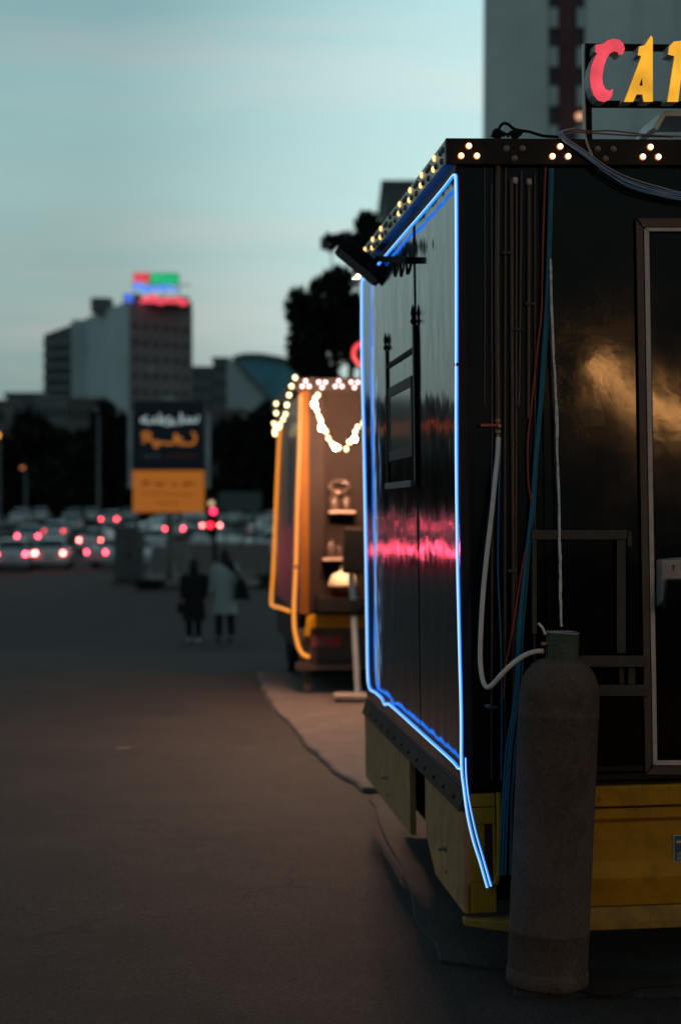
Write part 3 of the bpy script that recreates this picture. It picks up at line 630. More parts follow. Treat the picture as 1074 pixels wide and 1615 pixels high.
# ------------------------------------------------------------------ gas cylinder
YC = 6.60
cyM = Matrix.Translation((P(862, 0, YC).x, YC, .014)) @ Matrix.Rotation(R(2.45), 4, 'Y')
cyl = thing('gas_cylinder', 'tall rusty grey gas cylinder leaning by the yellow bumper', 'gas cylinder', cyM)
r = .1475
prof = [(.10, .03), (r - .004, .045), (r, .07), (r, .192), (r + .0025, .196), (r + .0025, .204), (r, .208), (r, .985), (r + .0025, .989), (r + .0025, .997), (r, 1.001), (r, 1.05), (r * .985, 1.085), (r * .94, 1.115), (r * .85, 1.146), (r * .72, 1.172), (r * .55, 1.19), (.04, 1.205), (.012, 1.212)]
b = MB(); b.lathe(prof, 48); obj('shell', b, M_cyl, cyl, smooth=True)
b = MB(); b.lathe([(r - .012, .0), (r - .002, .0), (r + .004, .008), (r + .004, .05), (r - .002, .058), (r - .012, .05)], 48, caps=False); obj('foot_ring', b, M_cyl, cyl, smooth=True)
b = MB(); n = 40; ring = []
for k in range(n + 1):
    a_ = R(-125 - 290 * k / n) ; a_ = R(215) + R(290) * k / n
    dip = .012 if k in (0, n) else 0
    ring.append([(rr * math.cos(a_), rr * math.sin(a_), z_) for rr, z_ in ((.068, 1.165), (.064, 1.215), (.064, 1.292 - dip), (.058, 1.292 - dip), (.058, 1.2))])
b.loft(ring); obj('collar', b, M_collar, cyl, smooth=True)
b = MB(); b.tube([(.061 * math.cos(R(217) + R(286) * k / n), .061 * math.sin(R(217) + R(286) * k / n), 1.293 + .0012 * math.sin(k * .3)) for k in range(n + 1)], .0042, 6); obj('collar_rim', b, M_rim, cyl, smooth=True)
b = MB(); b.lathe([(.02, 1.205), (.02, 1.225), (.012, 1.228), (.012, 1.255), (.017, 1.257), (.017, 1.268), (.006, 1.27), (.006, 1.282), (.02, 1.283), (.02, 1.289), (.003, 1.29)], 14)
b.tube([(-.01, -.005, 1.245), (-.075, -.018, 1.25)], .009, 10); obj('valve', b, M_brass, cyl, smooth=True)
b = MB(); b.tube(smooth_path([(-.062, -.018, 1.285), (-.075, -.016, 1.31), (-.09, -.014, 1.325)], 4), .005, 6); obj('broken_tie', b, M_cord, cyl, smooth=True)
b = MB()
hp_ = [(785.5, 690), (784, 720), (780, 760), (774, 820), (768, 870), (762, 930), (758.5, 985), (757, 1035), (759, 1062), (763, 1078), (769, 1084), (778, 1078), (792, 1062), (810, 1045), (828, 1033), (845, 1027.5), (857, 1027)]
pp = [P(x, y, 6.84 - (.24 if i > 12 else .24 * i / 12) ) for i, (x, y) in enumerate(hp_)]
b.tube(smooth_path(pp, 5), .0092, 10)
tag(obj('gas_hose', b, M_hose, smooth=True), 'pale rubber hose looping from the red lever valve to the cylinder', 'hose')

# ------------------------------------------------------------------ second food trailer
Y2 = 16.95; K2 = Y2 / FPX
F2 = Frame(T((475 - CX) * K2, Y2, .05, A1))
f2, s2 = F2.front, F2.side
tr2 = thing('food_trailer', 'brown food trailer edged in orange neon under bright bulb strings', 'food trailer', F2.M)
zt2, zfb2, zb2 = f2(520, 596).z, f2(520, 617).z, f2(520, 968).z
L2 = s2(436, 800).y; W2 = 2.3
b = MB(); b.box((.02, .03, zb2), (W2, L2, zt2 - .03)); obj('body', b, M_tan, tr2)
xp = f2(512, 700).x
b = MB(); b.box((0, 0, zb2), (xp - .002, .028, zfb2)); obj('end_panel', b, mat('dark_brown_wall', (.018, .010, .0085), .7, spec=.15, var=.2), tr2, bevel=.003)
b = MB(); b.box((xp + .002, 0, zb2), (W2, .028, zfb2)); obj('end_panel', b, M_tan, tr2, bevel=.003)
M_dkside = mat('dark_plum_side', (.03, .02, .022), .35, spec=.3, var=.3)
nseg = 4
for i in range(nseg):
    b = MB(); b.box((-.002, .004 + L2 * i / nseg, zb2), (.018, L2 * (i + 1) / nseg - .004, zfb2)); obj('side_panel', b, M_dkside, tr2, bevel=.003)
M_pale = mat('pale_poster', (.12, .12, .105), .5, var=.3, scale=6)
b = MB(); yA, yB = s2(450, 700).y, s2(458, 700).y; b.box((-.012, min(yA, yB), s2(454, 830).z), (-.003, max(yA, yB), s2(454, 700).z)); obj('poster', b, M_pale, tr2)
b = MB(); b.box((-.012, -.012, zb2), (f2(487, 800).x, -.001, zfb2)); obj('neon_glow_corner', b, M_tint, tr2, bevel=.003)  # glow of the corner neon on the wall, painted as an orange strip
b = MB(); b.box((-.05, -.04, zfb2), (W2, -.003, zt2)); obj('fascia', b, M_black, tr2, bevel=.003)
b = MB(); b.box((-.05, -.002, zfb2), (-.004, L2, zt2)); obj('fascia', b, M_black, tr2, bevel=.003)
b = MB(); b.box((.0, .03, zt2 - .029), (W2, L2, zt2 - .005)); obj('roof', b, M_grey, tr2)
for i, x_ in enumerate((482, 508, 534, 559, 585, 611, 637)):
    p = f2(x_, 606, .04); s_ = 1 if i % 2 == 0 else -1
    for dx, dz in ((0, 5), (-5.2, -3.2), (5.2, -3.2)): bulb(tr2, 'bulb', (p.x + dx * K2, -.04, p.z + s_ * dz * K2), .015, M_pinkbulb, 'y')
# orange neon
pts = [s2(x, y, .03) for x, y in ((442, 672), (440, 700), (437, 760), (434, 830), (431, 900), (428, 946), (430, 955), (440, 958), (452, 962), (457, 964))]
b = MB(); b.tube(smooth_path(pts, 4), .0165, 8); obj('neon_tube', b, M_orange, tr2, smooth=True)
pts = [f2(x, y, .05) for x, y in ((474, 622), (472, 700), (469, 790), (467, 880), (464, 950), (464, 985), (467, 1005), (472, 1023), (479, 1032), (488, 1036))]
b = MB(); b.tube(smooth_path(pts, 4), .0165, 8); obj('neon_tube', b, M_orange, tr2, smooth=True)
p = f2(467, 894, .05); b = MB(); b.lathe([(.022, -.01), (.022, .01)], 10, Matrix.Translation(p)); obj('neon_clip', b, M_matte, tr2)
# lower end: yellow beam, tail board, number board, bumper and legs
b = MB(); b.box((f2(490, 980).x, -.05, f2(520, 990).z), (W2, .0, f2(520, 969).z)); obj('yellow_beam', b, M_yellow, tr2, bevel=.006)
b = MB(); b.bar(f2(488, 972, .06), f2(484, 1004, .06), .05, .05); obj('yellow_bracket', b, M_yellow, tr2, bevel=.006)
b = MB(); b.box((f2(472, 1000).x, .0, f2(520, 1044).z), (W2, .06, f2(520, 991).z)); obj('tail_board', b, M_brown_trim, tr2, bevel=.004)
b = MB(); b.box((f2(492, 1003).x, -.014, f2(520, 1019).z), (f2(537, 1003).x, -.001, f2(520, 1003).z)); nb = obj('number_board', b, mat('faded_red_board', (.22, .035, .04), .5, var=.3, second=(.25, .2, .19), s_amt=.4), tr2, bevel=.002)
b = MB(); b.box((f2(525, 1003).x, -.02, f2(520, 1019).z), (f2(537, 1003).x, -.0145, f2(520, 1003).z)); obj('tail_lamp', b, mat('red_lens', (.35, .012, .02), .3), tr2)
b = MB(); b.box((f2(466, 1045).x, -.10, f2(520, 1056).z), (W2, .05, f2(520, 1045).z)); obj('bumper', b, M_brown_trim, tr2, bevel=.006)
for x_ in (.0, 1.9):
    b = MB(); b.box((x_ + .02, -.04, .0), (x_ + .09, .03, f2(520, 1057).z)); obj('leg', b, M_brown_trim, tr2, bevel=.004)
b = MB(); b.box((.1, .4, .12), (W2 - .1, L2 - .1, zb2 - .002)); obj('chassis', b, M_matte, tr2)
b = MB(); b.box((.0, .2, .35), (.05, L2, zb2 - .003)); obj('skirt', b, M_matte, tr2)
w2 = copy_tree(whl); w2.parent = tr2; w2.location = (.03, L2 * .55, .27)
# shelves on the wall, a counter ledge
for nm, x0, x1, y_ in (('shelf', 517, 558, 806), ('shelf', 508, 541, 880)):
    b = MB(); a = f2(x0, y_, .0); c = f2(x1, y_, .0); b.box((a.x, -.16, a.z - .022), (c.x, -.001, a.z + .006)); obj(nm, b, mat('pale_shelf', (.34, .23, .18), .6), tr2, bevel=.003)
b = MB(); a = f2(497, 934); b.box((a.x, -.35, f2(520, 962).z), (W2 - .1, -.001, f2(520, 940).z)); obj('counter', b, M_matte, tr2, bevel=.005)
jl = mat('dark_jar', (.05, .03, .022), .4, var=.4)
def jar(px_, py_, w_, h_, lab, m=jl, o=.08, grp='jars on the brown trailer shelves'):
    p = F2.M @ f2(px_, py_, o); rr = w_ * K2 / 2; hh = h_ * K2
    t_ = thing('jar', lab, 'jar', Matrix.Translation(p), grp)
    b = MB(); b.lathe([(rr * .85, 0), (rr, .02), (rr, hh * .7), (rr * .7, hh * .82), (rr * .6, hh * .86)], 16); obj('vessel', b, m, t_, smooth=True)
    b = MB(); b.lathe([(rr * .68, hh * .865), (rr * .68, hh * .97), (rr * .5, hh)], 16); obj('lid', b, M_pipe, t_, smooth=True)
jar(527, 804.8, 17, 26, 'dark jar at the left of the upper shelf')
jar(546, 804.8, 15, 24, 'dark jar at the right of the upper shelf')
jar(522, 878.8, 15, 28, 'dark jar at the left of the lower shelf')
jar(535, 878.8, 11, 22, 'small dark jar at the right of the lower shelf')
# dark wreath and cream bowl lamp on the wall above
wr = thing('wall_ornament', 'dark curly ornament fixed on the brown trailer wall', 'ornament', F2.M)
b = MB(); c_ = f2(535, 768, .03)
b.tube([c_ + Vector((.085 * math.cos(k * .35), -.01 + .01 * math.sin(k * 2), .055 * math.sin(k * .35))) for k in range(19)], .022, 8); obj('ring', b, jl, wr, smooth=True)
b = MB(); b.ball(f2(532, 777, .04), .024, 10, 6); obj('boss', b, mat('pale_boss', (.4, .25, .2), .5), wr, smooth=True)
p = F2.M @ f2(540, 940, .20)
bs = thing('basin', 'dark red basin on the counter of the brown trailer', 'basin', Matrix.Translation(p))
b = MB(); b.lathe([(.08, 0), (.11, .02), (.15, .09), (.155, .10), (.145, .10), (.1, .03), (.01, .022)], 24); obj('bowl', b, mat('dark_red_plastic', (.12, .012, .012), .35), bs, smooth=True)
p = p + Vector((0, 0, .025))
b = MB(); n = 18
rings = []
for i, (rr, z_) in enumerate(((.02, .0), (.105, .03), (.125, .09), (.12, .14), (.095, .18), (.05, .205), (.03, .22), (.045, .25))):
    rings.append([(p.x + rr * (1 + .13 * math.sin(k * 2.1 + i)) * math.cos(2 * PI * k / n) + (.02 * i / 8), p.y + rr * math.sin(2 * PI * k / n), p.z + z_) for k in range(n)])
b.loft(rings); tag(obj('cream_sack', b, mat('cream_cloth', (.72, .60, .40), .8, var=.1, bump=.3, bscale=20), smooth=True), 'cream cloth sack sitting in the red basin', 'sack')
# strings of bright bulbs: each string is a thing with its bulbs as parts
M_string_soft = glow('soft_yellow_bulb', (1, .74, .36), 5.5)
def light_string(label, pts, nb, rb=.03, jit=.009, hot=0):
    base = Vector(pts[0]); st = thing('light_string', label, 'string lights', Matrix.Translation(base), 'bulb strings on the brown trailer')
    path = smooth_path([Vector(p) - base for p in pts], 8); b = MB(); b.tube(path, .004, 5); obj('wire', b, M_matte, st)
    L = [0]
    for i in range(1, len(path)): L.append(L[-1] + (path[i] - path[i - 1]).length)
    src = None
    for j in range(nb):
        d = L[-1] * j / (nb - 1); i = max(k for k in range(len(L)) if L[k] <= d + 1e-6); i = min(i, len(path) - 2)
        q_ = path[i].lerp(path[i + 1], (d - L[i]) / max(1e-6, L[i + 1] - L[i])) + Vector((random.uniform(-jit, jit), random.uniform(-.02, .005), random.uniform(-jit, jit)))
        if src is None:
            b = MB(); b.ball((0, 0, 0), rb, 8, 6, (1, 1, 1.2)); o = src = obj('bulb', b, M_string_soft, st, smooth=True)
        else:
            o = src.copy(); C.objects.link(o); o.parent = st
        if hot and j % hot == hot // 2:
            o.material_slots[0].link = 'OBJECT'; o.material_slots[0].material = M_string
        o.location = q_
zx = lambda x, y, o=1.05: F2.M @ f2(400 + x / 4.486, 540 + y / 4.486, o)
light_string('string of pale bulbs sagging in a loop across the brown end wall', [zx(*q_) for q_ in ((462, 365), (428, 425), (455, 485), (478, 560), (505, 640), (540, 705), (585, 745), (640, 752), (692, 700), (730, 620), (765, 575), (800, 545), (900, 470))], 22, .0165, .012, 4)
zs = lambda x, y, o=.14: F2.M @ s2(400 + x / 4.486, 540 + y / 4.486, o)
light_string('string of pale bulbs running back along the brown trailer side', [zx(285, 258, .06), zs(262, 345), zs(242, 400), zs(240, 450), zs(225, 510), zs(200, 565), zs(175, 600), zs(148, 628)], 10, .019, .012)
light_string('short string of bulbs hanging at the far corner of the brown trailer', [zs(152, 430), zs(155, 500), zs(152, 560), zs(146, 640)], 4, .019, .012)
# red sign letter of that trailer
cs = thing('cafe_sign', 'red neon ring letter C above the brown trailer roof', 'sign', F2.M)
c_ = f2(574, 558, -.2); b = MB()
b.tube([c_ + Vector((.10 * math.cos(R(50 + 260 * k / 20)), 0, .105 * math.sin(R(50 + 260 * k / 20)))) for k in range(21)], .026, 10); obj('letter_c', b, glow('red_ring_letter', (1, .015, .055), .95), cs, smooth=True)
b = MB(); b.bar((c_.x - .02, c_.y + .05, zt2 - .01), (c_.x - .02, c_.y + .05, c_.z + .08), .03); b.bar((c_.x + 1.0, c_.y + .05, zt2 - .01), (c_.x + 1.0, c_.y + .05, c_.z + .08), .03); b.bar((c_.x - .03, c_.y + .05, c_.z - .06), (c_.x + 1.02, c_.y + .05, c_.z - .06), .03); obj('frame', b, M_matte, cs)
# black speaker on a white T stand
Ys = 16.2
st = thing('speaker_stand', 'white pole stand with flat foot before the brown trailer', 'stand', Matrix.Translation((P(558, 0, Ys).x, Ys, .05)))
rl = lambda x, y, dy=0: P(x, y, Ys + dy) - Vector(st.location)
b = MB(); b.tube([rl(553, 900), rl(557, 946)], .028, 12); obj('upper_tube', b, M_white, st, smooth=True)
b = MB(); b.tube([rl(557, 946), rl(558, 972)], .015, 10); obj('joint', b, M_steel, st, smooth=True)
b = MB(); b.tube([rl(558, 972), rl(564, 1094)], .026, 12); obj('lower_tube', b, M_white, st, smooth=True)
a = rl(527, 1094); c = rl(588, 1094)
b = MB(); b.box((a.x, -.11, .012), (c.x, .11, max(.05, a.z))); obj('foot', b, mat('scuffed_white', (.38, .31, .27), .6, var=.2), st, bevel=.006)
for sx in (a.x + .04, c.x - .04):
    b = MB(); b.box((sx - .03, -.1, 0), (sx + .03, .1, .0115)); obj('pad', b, M_matte, st)
spk = thing('speaker', 'black box speaker mounted on the white pole stand', 'speaker', Matrix.Translation(P(562, 904, Ys)) @ Matrix.Rotation(R(2), 4, 'Y'))
b = MB(); b.box((-.128, -.09, 0), (.128, .12, .41)); obj('cabinet', b, M_matte, spk, bevel=.012)
b = MB(); b.box((-.112, -.096, .018), (.112, -.0905, .392)); obj('grille', b, M_black, spk, bevel=.004)
b = MB(); b.tube(smooth_path([rl(562, 906) + Vector(st.location), rl(563, 925) + Vector(st.location), rl(569, 945) + Vector(st.location), rl(585, 950) + Vector(st.location)], 5), .008, 6); tag(obj('speaker_cable', b, M_matte), 'black cable hanging under the box speaker', 'cable')

# ------------------------------------------------------------------ cars
M_carw = mat('white_car_paint', (.82, .85, .86), .25, var=.03, coat=1)
M_cars = mat('silver_car_paint', (.62, .67, .68), .25, metal=.2, var=.04, coat=1)
M_card = mat('dark_car_paint', (.03, .033, .04), .3, var=.05, coat=.4)
M_lens = mat('dull_red_lens', (.18, .01, .012), .25, var=.1)
M_brake = glow('brake_glow', (1, .115, .105), 62)
M_tail = glow('tail_glow', (1, .05, .085), 42)
M_dimtail = glow('dim_tail_glow', (1, .05, .06), 10)
M_headl = glow('headlamp_glow', (1, .93, .78), 9)
M_tyre = mat('car_tyre', (.015, .015, .015), .8); M_plate = mat('plate_white', (.5, .5, .5), .5)
def make_car():
    root = thing('car', None, 'car')
    def ring(y, w_, zb, zs): return [Vector((x, y, z)) for x, z in ((-w_ * .9, zb), (-w_, zb + .16), (-w_, zs - .14), (-w_ * .93, zs - .02), (-w_ * .55, zs + .012), (0, zs + .018), (w_ * .55, zs + .012), (w_ * .93, zs - .02), (w_, zs - .14), (w_, zb + .16), (w_ * .9, zb))]
    b = MB(); b.loft([ring(*q_) for q_ in ((0, .72, .36, .82), (.05, .79, .28, .94), (.35, .84, .23, .99), (.9, .855, .21, .98), (1.7, .86, .2, .95), (2.8, .86, .2, .93), (3.4, .845, .21, .90), (4.0, .80, .23, .83), (4.28, .72, .3, .68), (4.34, .64, .34, .6))]); obj('body', b, M_carw, root, smooth=True)
    def cab(y, wb, zb, wt, zt): return [Vector((x, y, z)) for x, z in ((-wb, zb), (-wt, zt - .05), (-wt * .8, zt - .008), (0, zt + .01), (wt * .8, zt - .008), (wt, zt - .05), (wb, zb))]
    b = MB(); b.loft([cab(.62, .74, .93, .70, 1.0), cab(1.12, .76, .92, .60, 1.38), (cab(1.6, .77, .92, .605, 1.435)), cab(2.2, .77, .92, .61, 1.42), cab(2.5, .77, .91, .605, 1.37), cab(3.2, .74, .88, .69, .95)]); obj('cabin', b, M_carw, root, smooth=True)
    def pane(name, q4, d):
        b = MB(); d = Vector(d); b.hexa([Vector(p) for p in q4], [Vector(p) + d for p in q4]); return obj(name, b, M_glass, root)
    pane('rear_window', [(-.64, .655, 1.03), (.64, .655, 1.03), (.53, 1.07, 1.345), (-.53, 1.07, 1.345)], (0, -.02, .022))
    pane('windscreen', [(.64, 3.13, .99), (-.64, 3.13, .99), (-.54, 2.56, 1.345), (.54, 2.56, 1.345)], (0, .02, .022))
    for s_ in (-1, 1):
        for ya, yb in ((1.0, 1.72), (1.80, 2.66)):
            zt_ = 1.34; pane('side_window', [(s_ * .745, ya - (.12 if ya == 1.0 else 0), 1.0), (s_ * .745, yb + (.2 if yb > 2 else 0), 1.0), (s_ * .635, yb - (.1 if yb > 2 else 0), zt_), (s_ * .635, ya + (.1 if ya == 1.0 else 0), zt_)], (s_ * .022, 0, .006))
        b = MB(); b.box((s_ * .855, 2.5, .95), (s_ * 1.0, 2.62, 1.06)); obj('mirror', b, M_card, root, bevel=.02)
        b = MB(); b.hexa([(s_ * .50, -.012, .68), (s_ * .745, .0, .68), (s_ * .79, .06, .86), (s_ * .50, -.005, .86)], [(s_ * .50, .08, .68), (s_ * .74, .08, .68), (s_ * .78, .1, .86), (s_ * .50, .1, .86)]); tl_ = obj('taillight', b, M_lens, root)
        b = MB(); b.ball((s_ * .63, -.014, .77), .062, 10, 6, (1, .25, 1)); obj('lamp_bulb', b, M_brake, tl_, smooth=True)
        b = MB(); b.ball((s_ * .56, 4.31, .62), .11, 10, 6, (1.2, .35, .6)); obj('headlight', b, M_headl, root, smooth=True)
        for y_ in (.78, 3.45):
            wh = bpy.data.objects.new('wheel', None); C.objects.link(wh); wh.parent = root; wh.location = (s_ * .70, y_, .30); wh.rotation_euler = (0, 0, 0 if s_ > 0 else PI)
            b = MB(); b.lathe([(.19, .0), (.28, .0), (.305, .03), (.305, .14), (.28, .17), (.19, .165)], 18, Rx, caps=False); obj('tyre', b, M_tyre, wh, smooth=True)
            b = MB(); b.lathe([(.01, .165), (.05, .17), (.17, .14), (.195, .165), (.195, .05), (.01, .05)], 14, Rx); obj('rim', b, M_grey, wh, smooth=True)
    b = MB(); b.box((-.78, -.06, .36), (.78, .05, .56)); obj('bumper', b, M_carw, root, bevel=.04)
    b = MB(); b.box((-.26, -.072, .60), (.26, -.0, .71)); obj('number_plate', b, M_plate, root)
    return root
def recolour(root, paint, lamp):
    for o in [root] + list(root.children_recursive):
        if o.type != 'MESH': continue
        n_ = o.name.split('.')[0]
        m = paint if n_ in ('body', 'cabin', 'bumper') else lamp if n_ == 'lamp_bulb' else (M_glass if n_ == 'headlight' else None)
        if m: o.material_slots[0].link = 'OBJECT'; o.material_slots[0].material = m
car0 = make_car(); used = []
def car(px_, Y, yaw, paint, lamp, label, group='cars queueing on the far road'):
    o = car0 if not used else copy_tree(car0); used.append(1)
    recolour(o, paint, lamp); x = (px_ - CX) * Y / FPX
    o.location = (x, Y, gz(Y)); o.rotation_euler = (0, 0, R(yaw)); o['label'] = label; o['group'] = group
    return o
car(78, 82, 4, M_carw, M_brake, 'white sedan seen from behind with both brake lights bright, left of the grey cabinet')
car(152, 84, -38, M_cars, M_tail, 'silver car turned to the right beside the grey cabinet')
car(18, 80, 6, M_cars, M_tail, 'silver car cut by the left edge of the picture, taillights lit')
car(-44, 84, 6, M_card, M_tail, 'dark car just beyond the left edge ahead of the silver one')
car(44, 110, 5, M_cars, M_tail, 'silver car behind the bright braked white sedan')
car(85, 118, 3, M_carw, M_dimtail, 'white car in the second row above the white sedan roof')
car(142, 104, -8, M_carw, M_brake, 'white car with bright brake lights behind the turned silver car')
car(113, 150, 0, M_card, M_brake, 'dark car with bright lights in the far row')
car(172, 142, 0, M_cars, M_tail, 'silver car in the far row left of the billboard')
car(30, 150, 0, M_carw, M_lens, 'white car in the far row near the left edge')
car(222, 128, -70, M_carw, M_lens, 'white car crossing behind the billboard post')
car(275, 122, 20, M_cars, M_tail, 'silver car seen between billboard post and traffic light')
car(333, 128, 4, M_cars, M_brake, 'silver car with two bright brake lights behind the traffic light')
car(385, 100, -82, M_carw, M_lens, 'white car standing sideways left of the brown trailer')
car(200, 175, 0, M_cars, M_lens, 'silver car farthest away under the trees')
car(262, 150, 0, M_card, M_lens, 'dark car in the far row behind the billboard post')
car(8, 116, 4, M_card, M_lens, 'dark car in the second row at the left edge')
car(60, 168, 0, M_carw, M_lens, 'white car high in the far row left of the middle')
car(140, 172, 0, M_carw, M_lens, 'white car high in the far row near the unlit lamp post')
car(300, 165, -10, M_carw, M_lens, 'white car in the far row left of the traffic light')
car(360, 150, -20, M_cars, M_lens, 'silver car in the far row right of the traffic light')
car(415, 140, -30, M_carw, M_lens, 'white car in the far row left of the orange neon')
car(-20, 130, 2, M_carw, M_brake, 'white car with bright brake lights beyond the left edge of the second row')
car(200, 112, -12, M_cars, M_lens, 'silver car half hidden by the grey cabinet')
car(245, 104, 15, M_carw, M_lens, 'white car partly behind the billboard post')
car(318, 106, -25, M_carw, M_lens, 'white car behind the leaning traffic light pole')
car(112, 132, 6, M_cars, M_lens, 'silver car in the third row above the braked white sedan')
car(398, 125, -60, M_cars, M_lens, 'silver car turning behind the sideways white car')
M_brake_near = glow('brake_glow_full', (1, .05, .12), 330)
NEARQ = ((-78, 73, 4), (-100, 90, 2), (-124, 78, 5), (-146, 86, 0), (-166, 74, 3), (-186, 96, 1), (-206, 80, 4), (-228, 90, 0), (-250, 74, 3), (-112, 108, 0), (-172, 116, 0), (-214, 106, 0))
for i, (px_, Y, yw_) in enumerate(NEARQ):
    n_ = sorted(q_[0] for q_ in NEARQ)[::-1].index(px_)
    car(px_, Y, yw_, (M_carw, M_cars, M_card)[i % 3], M_brake_near, ('white', 'silver', 'dark')[i % 3] + ' braking car mirrored in the blue outlined wall, %s beyond the left edge' % 'first second third fourth fifth sixth seventh eighth ninth tenth eleventh twelfth'.split()[n_])

# ------------------------------------------------------------------ billboard
YB = 64.0; gb = gz(YB); kb = YB / FPX
bb = thing('billboard', 'dark blue and orange billboard with white script on a concrete post', 'billboard', Matrix.Translation((P(266, 0, YB).x, YB, gb)))
rb = lambda x, y, dy=0: P(x, y, YB + dy) - Vector(bb.location)
def bpanel(name, x0, y0, x1, y1, m, d0=0, d1=.18, par=bb):
    a, c = rb(x0, y0), rb(x1, y1); b = MB(); b.box((a.x, d0, c.z), (c.x, d1, a.z)); return obj(name, b, m, par, bevel=.01)
M_navy = mat('navy_print', (.007, .017, .042), .4, var=.15, scale=.7)
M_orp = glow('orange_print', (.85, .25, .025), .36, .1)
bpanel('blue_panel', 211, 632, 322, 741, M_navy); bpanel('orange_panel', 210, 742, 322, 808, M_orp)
for x0 in (202, 324.5):
    a = rb(x0, 650); c = rb(x0 + 7, 770); b = MB(); b.box((a.x, .03, c.z), (c.x, .16, a.z)); obj('side_post', b, mat('pale_post_%d' % x0, (.5, .53, .54), .6, var=.4, scale=1.2), bb, bevel=.01)
b = MB(); a = rb(262, 808.5); b.box((a.x, .0, 0), (a.x + 11 * kb, .25, a.z)); obj('post', b, M_kerb, bb, bevel=.01)
b = MB(); a = rb(215, 809); b.box((a.x, .05, a.z - 2.2), (a.x + .1, .12, a.z)); obj('brace', b, M_grey, bb)
a = rb(258, 627); b = MB(); b.box((a.x, -.05, a.z - .1), (a.x + 18 * kb, .2, a.z)); obj('lamp_cap', b, M_white, bb, bevel=.02)
zb = lambda x, y: (lambda p: (p.x, p.z))(rb(195 + x / 7.407, 625 + y / 7.407))
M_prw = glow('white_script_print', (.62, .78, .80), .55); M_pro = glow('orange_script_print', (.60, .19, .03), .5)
M_prd = mat('dim_grey_print', (.20, .23, .26), .6, var=.05); M_prr = mat('dim_red_print', (.30, .09, .05), .6); M_prk = mat('dark_print', (.06, .03, .015), .6)
def strokes(name, lines, r_, m, par, f=zb, d=-.012):
    b = MB()
    for ln in lines:
        pp = [Vector((f(x, y)[0], d, f(x, y)[1])) for x, y in ln]
        b.tube(smooth_path(pp, 4) if len(pp) > 2 else pp, r_, 6)
    b.v = [(x, max(-.03, min(-.004, y)) if par is bb else y, z) for x, y, z in b.v]
    return obj(name, b, m, par)
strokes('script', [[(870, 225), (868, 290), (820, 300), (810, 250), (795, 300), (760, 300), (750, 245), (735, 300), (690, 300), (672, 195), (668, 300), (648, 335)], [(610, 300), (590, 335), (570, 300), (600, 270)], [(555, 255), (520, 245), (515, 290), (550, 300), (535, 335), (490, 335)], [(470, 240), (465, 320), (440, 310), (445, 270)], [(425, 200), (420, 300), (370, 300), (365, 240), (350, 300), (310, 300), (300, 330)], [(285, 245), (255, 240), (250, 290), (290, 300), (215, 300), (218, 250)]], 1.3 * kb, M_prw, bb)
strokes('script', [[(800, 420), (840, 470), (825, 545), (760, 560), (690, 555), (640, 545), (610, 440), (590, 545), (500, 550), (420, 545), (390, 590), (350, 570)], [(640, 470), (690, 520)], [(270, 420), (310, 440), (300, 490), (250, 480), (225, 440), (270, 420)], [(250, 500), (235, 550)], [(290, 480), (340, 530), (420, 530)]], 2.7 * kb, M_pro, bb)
strokes('script', [[(230, 690), (300, 710), (360, 690), (440, 705)]], 2.2 * kb, M_prd, bb)
strokes('script', [[(500, 705), (600, 695), (720, 705), (850, 690)]], 2.2 * kb, M_prr, bb)
strokes('script', [[(220, 1030), (280, 1000), (290, 1040)], [(370, 1010), (430, 1040), (470, 1000)], [(570, 1040), (620, 1020)], [(690, 1040), (750, 1010), (760, 1045)], [(790, 1010), (825, 1035)]], 1.7 * kb, M_prk, bb)
strokes('script', [[(220, 1130), (500, 1140), (830, 1150)], [(380, 1240), (520, 1255), (660, 1245)]], .7 * kb, M_prk, bb)

# ------------------------------------------------------------------ traffic light, lamps, island and cabinet
YT = 58.0; gt = gz(YT)
tlm = thing('traffic_light', 'black traffic light on a leaning pole, red lamp lit, right of the billboard', 'traffic light', Matrix.Translation((P(343, 0, YT).x, YT, gt)))
rt = lambda x, y, dy=0: P(x, y, YT + dy) - Vector(tlm.location)
b = MB(); b.tube([(0, 0, 0), rt(338, 850), rt(334, 775)], .07, 8); obj('pole', b, M_matte, tlm, smooth=True)
b = MB(); a = rt(327, 784); c = rt(344, 846); b.box((a.x, -.22, c.z), (c.x, -.03, a.z)); obj('head', b, M_matte, tlm, bevel=.02)
for x_, y_, m in ((334.5, 794, glow('amber_dim', (.55, .42, .25), 1.2)), (337.5, 806.5, glow('red_signal', (1, .03, .10), 4.5)), (333, 828, glow('red_signal_low', (1, .02, .05), 3.5))):
    p = rt(x_, y_); b = MB(); b.lathe([(.10, 0), (.10, .02), (.06, .04), (.001, .05)], 14, Matrix.Translation((p.x, -.222, p.z)) @ Matrix.Rotation(PI / 2, 4, 'X')); ln = obj('lamp', b, m, tlm, smooth=True)
    b = MB()
    b.loft([[(p.x + rr * math.cos(R(-10 + 200 * k / 10)), y2, p.z + rr * math.sin(R(-10 + 200 * k / 10))) for k in range(11)] for y2, rr in ((-.225, .125), (-.36, .125), (-.36, .118), (-.225, .118))], caps=False); obj('hood', b, M_matte, ln)
slab('traffic_island', [(P(226, 0, 60).x, 60), (P(440, 0, 60).x, 60), (P(452, 0, 86).x, 86), (P(236, 0, 86).x, 86)], -1.2, -.70, M_conc, .04)
